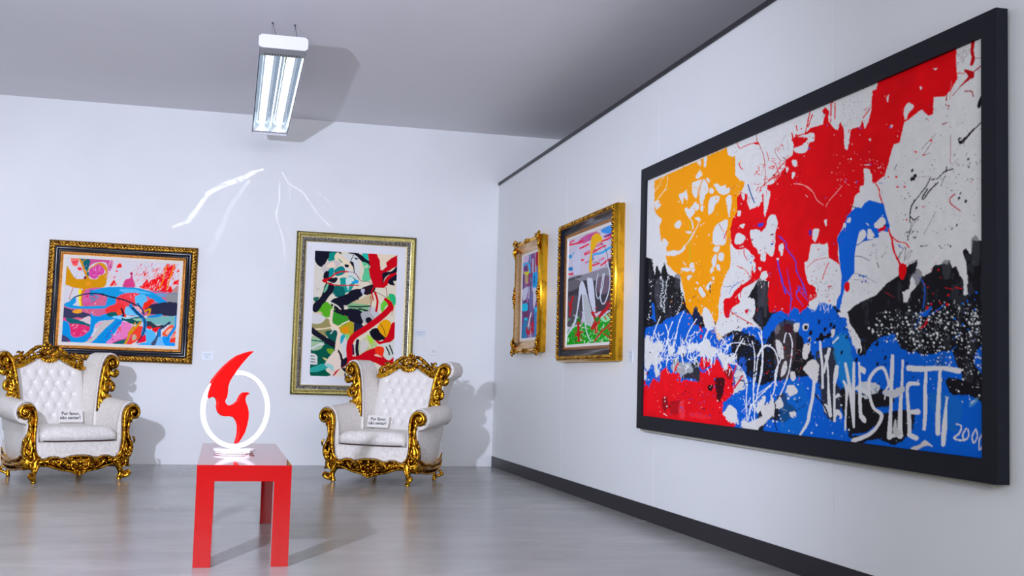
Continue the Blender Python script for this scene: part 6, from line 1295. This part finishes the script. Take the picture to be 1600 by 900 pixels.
        dn_ = [(.345, .20), (.30, .16), (.22, .13), (.08, .108), (-.08, .10), (-.20, .105), (-.28, .115), (-.34, .12), (-.40, .12)]
        poly = up_+dn_
        a = [bm.verts.new((s*(.472-.10*max(0, (q+.1)/.45)**1.5), q, z)) for q, z in poly]; b = [bm.verts.new((s*(.40-.10*max(0, (q+.1)/.45)**1.5), q, z)) for q, z in poly]; n = len(poly)
        bm.faces.new(a); bm.faces.new(list(reversed(b)))
        for i in range(n): bm.faces.new((a[i], b[i], b[(i+1) % n], a[(i+1) % n]))
        tube(bm, [(s*(.474-.10*max(0, (q+.1)/.45)**1.5), q, z-.004, .012) for q, z in up_], seg=6)
        tube(bm, [(s*(.476-.10*max(0, (q+.1)/.45)**1.5), q, z+.004, .009) for q, z in dn_], seg=6)
        tube(bm, [(s*.476, -.34, .16, .006), (s*.482, -.26, .16, .016), (s*.48, -.16, .148, .014), (s*.472, -.04, .145, .010), (s*.465, .06, .15, .014), (s*.445, .16, .16, .006)], seg=6)
        obj('side_rail', bm, G, T, True)
        # --- legs
        bm = bmesh.new()
        tube(bm, [(s*.365, -.375, .20, .040), (s*.375, -.38, .15, .040), (s*.385, -.39, .11, .028), (s*.392, -.395, .07, .021), (s*.388, -.392, .035, .023), (s*.385, -.39, .006, .026)], seg=10)
        tube(bm, [(s*.350, -.405, .185, .012), (s*.368, -.412, .14, .013), (s*.392, -.418, .095, .012), (s*.43, -.425, .065, .012)], seg=8)
        tube(bm, mir([(.385, -.40, .03, .016), (.40, -.43, .035, .017), (.425, -.452, .045, .018), (.448, -.455, .065, .018), (.443, -.44, .085, .014), (.425, -.428, .078, .010)], s), seg=8)
        ball(bm, (s*.436, -.452, .063), .022); ball(bm, (s*.40, -.42, .052), .018)
        tube(bm, mir([(.40, -.40, .19, .010), (.43, -.415, .17, .016), (.425, -.42, .14, .012), (.40, -.42, .12, .006)], s), seg=7)
        obj('leg', bm, G, T, True)
        bm = bmesh.new()
        tube(bm, [(s*.325, .30, .20, .034), (s*.330, .31, .16, .030), (s*.328, .312, .10, .021), (s*.324, .31, .05, .018), (s*.322, .31, .004, .020)], seg=10)
        tube(bm, [(s*.335, .30, .17, .014), (s*.355, .325, .12, .013), (s*.375, .34, .085, .014), (s*.385, .345, .065, .016)], seg=8)
        ball(bm, (s*.384, .345, .068), .022); tube(bm, [(s*.38, .34, .06, .014), (s*.35, .325, .045, .013), (s*.325, .31, .03, .012)], seg=7)
        obj('leg', bm, G, T, True)
    # --- carved front apron
    bm = bmesh.new(); y = -.402
    half_top = [(0, .232), (.07, .228), (.13, .212), (.17, .208), (.20, .222), (.26, .224), (.29, .212), (.33, .205), (.38, .215)]
    half_bot = [(.38, .17), (.34, .150), (.28, .145), (.24, .135), (.18, .112), (.12, .100), (.07, .095), (.03, .068), (0, .062)]
    P = half_top+half_bot; P = P+[(-x, z) for x, z in reversed(P) if x > 0]
    prism(bm, P, y-.008, y+.035)
    up2 = [(-x, z) for x, z in reversed(half_top[1:])]+half_top
    tube(bm, [(x, y-.014, z-.008, .009) for x, z in up2], seg=7)
    for s in (-1, 1):
        def lf(pts, w_, yy=-.018):
            n_ = len(pts); tube(bm, [(x*s, y+yy-.010*math.sin(PI*i/(n_-1)), z, w_*(.35+.65*math.sin(PI*i/(n_-1)*.8+.35))) for i, (x, z) in enumerate(pts)], seg=7)
        tube(bm, mir([(.38, y-.012, .158, .010), (.33, y-.016, .152, .010), (.28, y-.016, .148, .010), (.23, y-.018, .132, .011), (.17, y-.018, .112, .010), (.11, y-.018, .102, .010), (.06, y-.018, .09, .010), (.02, y-.02, .068, .009)], s), seg=7)
        tube(bm, [(p[0]*s, p[1], p[2], p[3]) for p in spiral(.105, .15, .038, 1.4, .6, 1, y-.02, .010, .006)], seg=6)
        tube(bm, [(p[0]*s, p[1], p[2], p[3]) for p in spiral(.268, .185, .024, 1.2, 2.2, -1, y-.02, .008, .005)], seg=6)
        lf([(.06, .19), (.10, .20), (.15, .19), (.18, .165), (.17, .14)], .013); lf([(.19, .15), (.215, .175), (.225, .20)], .012); lf([(.13, .125), (.17, .135), (.20, .16), (.205, .19)], .010); lf([(.03, .12), (.06, .115), (.075, .135)], .011)
        lf([(.30, .175), (.33, .185), (.37, .18)], .014); lf([(.15, .20), (.17, .185), (.19, .19)], .009); lf([(.02, .085), (.045, .10), (.05, .12)], .009)
        for x, z, r in ((.03, .155, .014), (.055, .17, .010), (.075, .205, .009), (.105, .15, .011), (.145, .168, .009), (.24, .165, .009), (.268, .185, .010), (.31, .16, .009), (.02, .10, .011)): ball(bm, (x*s, y-.026, z), r)
    for x, z, r in ((0, .175, .018), (0, .145, .014), (0, .205, .014), (0, .115, .013), (0, .088, .014), (0, .066, .013)): ball(bm, (x, y-.028, z), r)
    ap = obj('front_apron', bm, G, T, True)
    bm = bmesh.new(); nails(bm, [(x, y-.006, z+.006) for x, z in [(-.35, .222)]+up2[1:-1]+[(.35, .222)]], .0145, .0048); obj('nail_trim', bm, M['nail'], ap, True)
    # --- crest
    TK = 1.22
    bm = bmesh.new()
    def cy(z): return yb(z)-.028
    for s in (-1, 1):
        tube(bm, mir([(.345, cy(1)+.0, .995, .016), (.30, cy(1)-.004, 1.0, .024), (.25, cy(1.02)-.006, 1.022, .023), (.20, cy(1.05)-.006, 1.05, .020), (.14, cy(1.08)-.006, 1.082, .018), (.08, cy(1.09)-.006, 1.095, .018), (.03, cy(1.09), 1.09, .012)], s), seg=8)
        tube(bm, mir([(.31, cy(1)-.012, .985, .010), (.25, cy(1)-.014, 1.0, .012), (.19, cy(1.02)-.012, 1.035, .010), (.13, cy(1.05)-.01, 1.062, .008)], s), seg=6)
        tube(bm, mir([(.28, cy(1.05), 1.02, .010), (.25, cy(1.08), 1.06, .015), (.20, cy(1.11), 1.10, .016), (.15, cy(1.13), 1.14, .017), (.10, cy(1.16), 1.175, .015), (.06, cy(1.18)-.005, 1.185, .013), (.045, cy(1.17)-.01, 1.165, .012), (.06, cy(1.15)-.012, 1.148, .010), (.08, cy(1.15)-.012, 1.155, .007)], s), seg=8)
        tube(bm, mir([(.33, cy(1.04), 1.02, .010), (.325, cy(1.07), 1.06, .014), (.295, cy(1.10), 1.085, .013), (.265, cy(1.12), 1.09, .012), (.25, cy(1.13), 1.115, .010), (.268, cy(1.14), 1.13, .009), (.285, cy(1.13), 1.118, .006)], s), seg=7)
        tube(bm, mir([(.265, cy(1.1), 1.085, .010), (.24, cy(1.12), 1.11, .011), (.225, cy(1.14), 1.135, .007)], s), seg=6); ball(bm, (s*.31, cy(1.05)-.006, 1.045), .020, 1, .8, 1)
        tube(bm, [(p[0]*s, p[1], p[2], p[3]) for p in spiral(.305, 1.04, .030, 1.1, 1.2, 1, cy(1.04)-.01, .010, .006)], seg=6)
        tube(bm, mir([(.02, cy(1.12)-.01, 1.11, .010), (.05, cy(1.13)-.02, 1.118, .014), (.075, cy(1.12)-.02, 1.13, .013), (.085, cy(1.1)-.02, 1.155, .008)], s), seg=7)
        for x, z, r in ((.175, 1.085, .017), (.215, 1.062, .013), (.13, 1.115, .016), (.10, 1.13, .012), (.155, 1.155, .010), (.03, 1.15, .015), (.055, 1.135, .012), (.115, 1.18, .010)): ball(bm, (x*s, cy(z)-.012, z), r)
    for k in range(7):                                            # shell
        a = PI+PI*(k+.5)/7; tube(bm, [(0, cy(1.09)-.02, 1.09, .006), (.045*math.cos(a), cy(1.07)-.034, 1.088+.026*math.sin(a), .012), (.082*math.cos(a), cy(1.05)-.024, 1.083+.045*math.sin(a), .010)], seg=6)
    for k in range(5):                                            # flower on top
        a = 2*PI*k/5+PI/2; ball(bm, (.026*math.cos(a), cy(1.19)-.006, 1.192+.024*math.sin(a)), .016, 1, .7, 1)
    ball(bm, (0, cy(1.19)-.016, 1.192), .013); ball(bm, (0, cy(1.13)-.02, 1.13), .024, 1.1, .8, 1.2)
    obj('crest', bm, G, T, True)
    TK = 1.
    return T

ch = armchair('armchair', 'white tufted wing armchair with gilt carving beneath the pink and blue painting', (-1.385, 11.002, 0), .546)
c2 = copy_tree(ch); c2.location = (1.594, 10.828, 0); c2.rotation_euler = (0, 0, -.623)
c2['label'] = 'white tufted wing armchair with gilt carving in front of the tall green and red print'
for c_ in (ch, c2): c_['group'] = 'gilt wing armchairs along the back wall'

# ---------------------------------------------------------------- little paper notices on the two seats
def notice(label, chair, lx, ly, lz):
    c, s = math.cos(chair.rotation_euler.z), math.sin(chair.rotation_euler.z)
    t = thing('paper_notice', label, 'notice', group='paper notices on the armchair seats', loc= (chair.location.x+lx*c-ly*s, chair.location.y+lx*s+ly*c, lz), rot=(math.radians(-14), 0, chair.rotation_euler.z))
    bm = bmesh.new(); box(bm, -.115, .115, -.0008, .0008, 0, .115); obj('card', bm, M['paper'], t)
    for body, z, x in (('Por favor,', .068, .002), ('não sentar!', .028, -.004)):
        o = text_mesh(body, .043, M['ink'], t); o.location = (x, -.0016, z)
notice('white paper notice with black writing standing on the seat of the left armchair', ch, .13, .085, .497)
notice('white paper notice with black writing standing on the seat of the right armchair', c2, -.195, .085, .497)
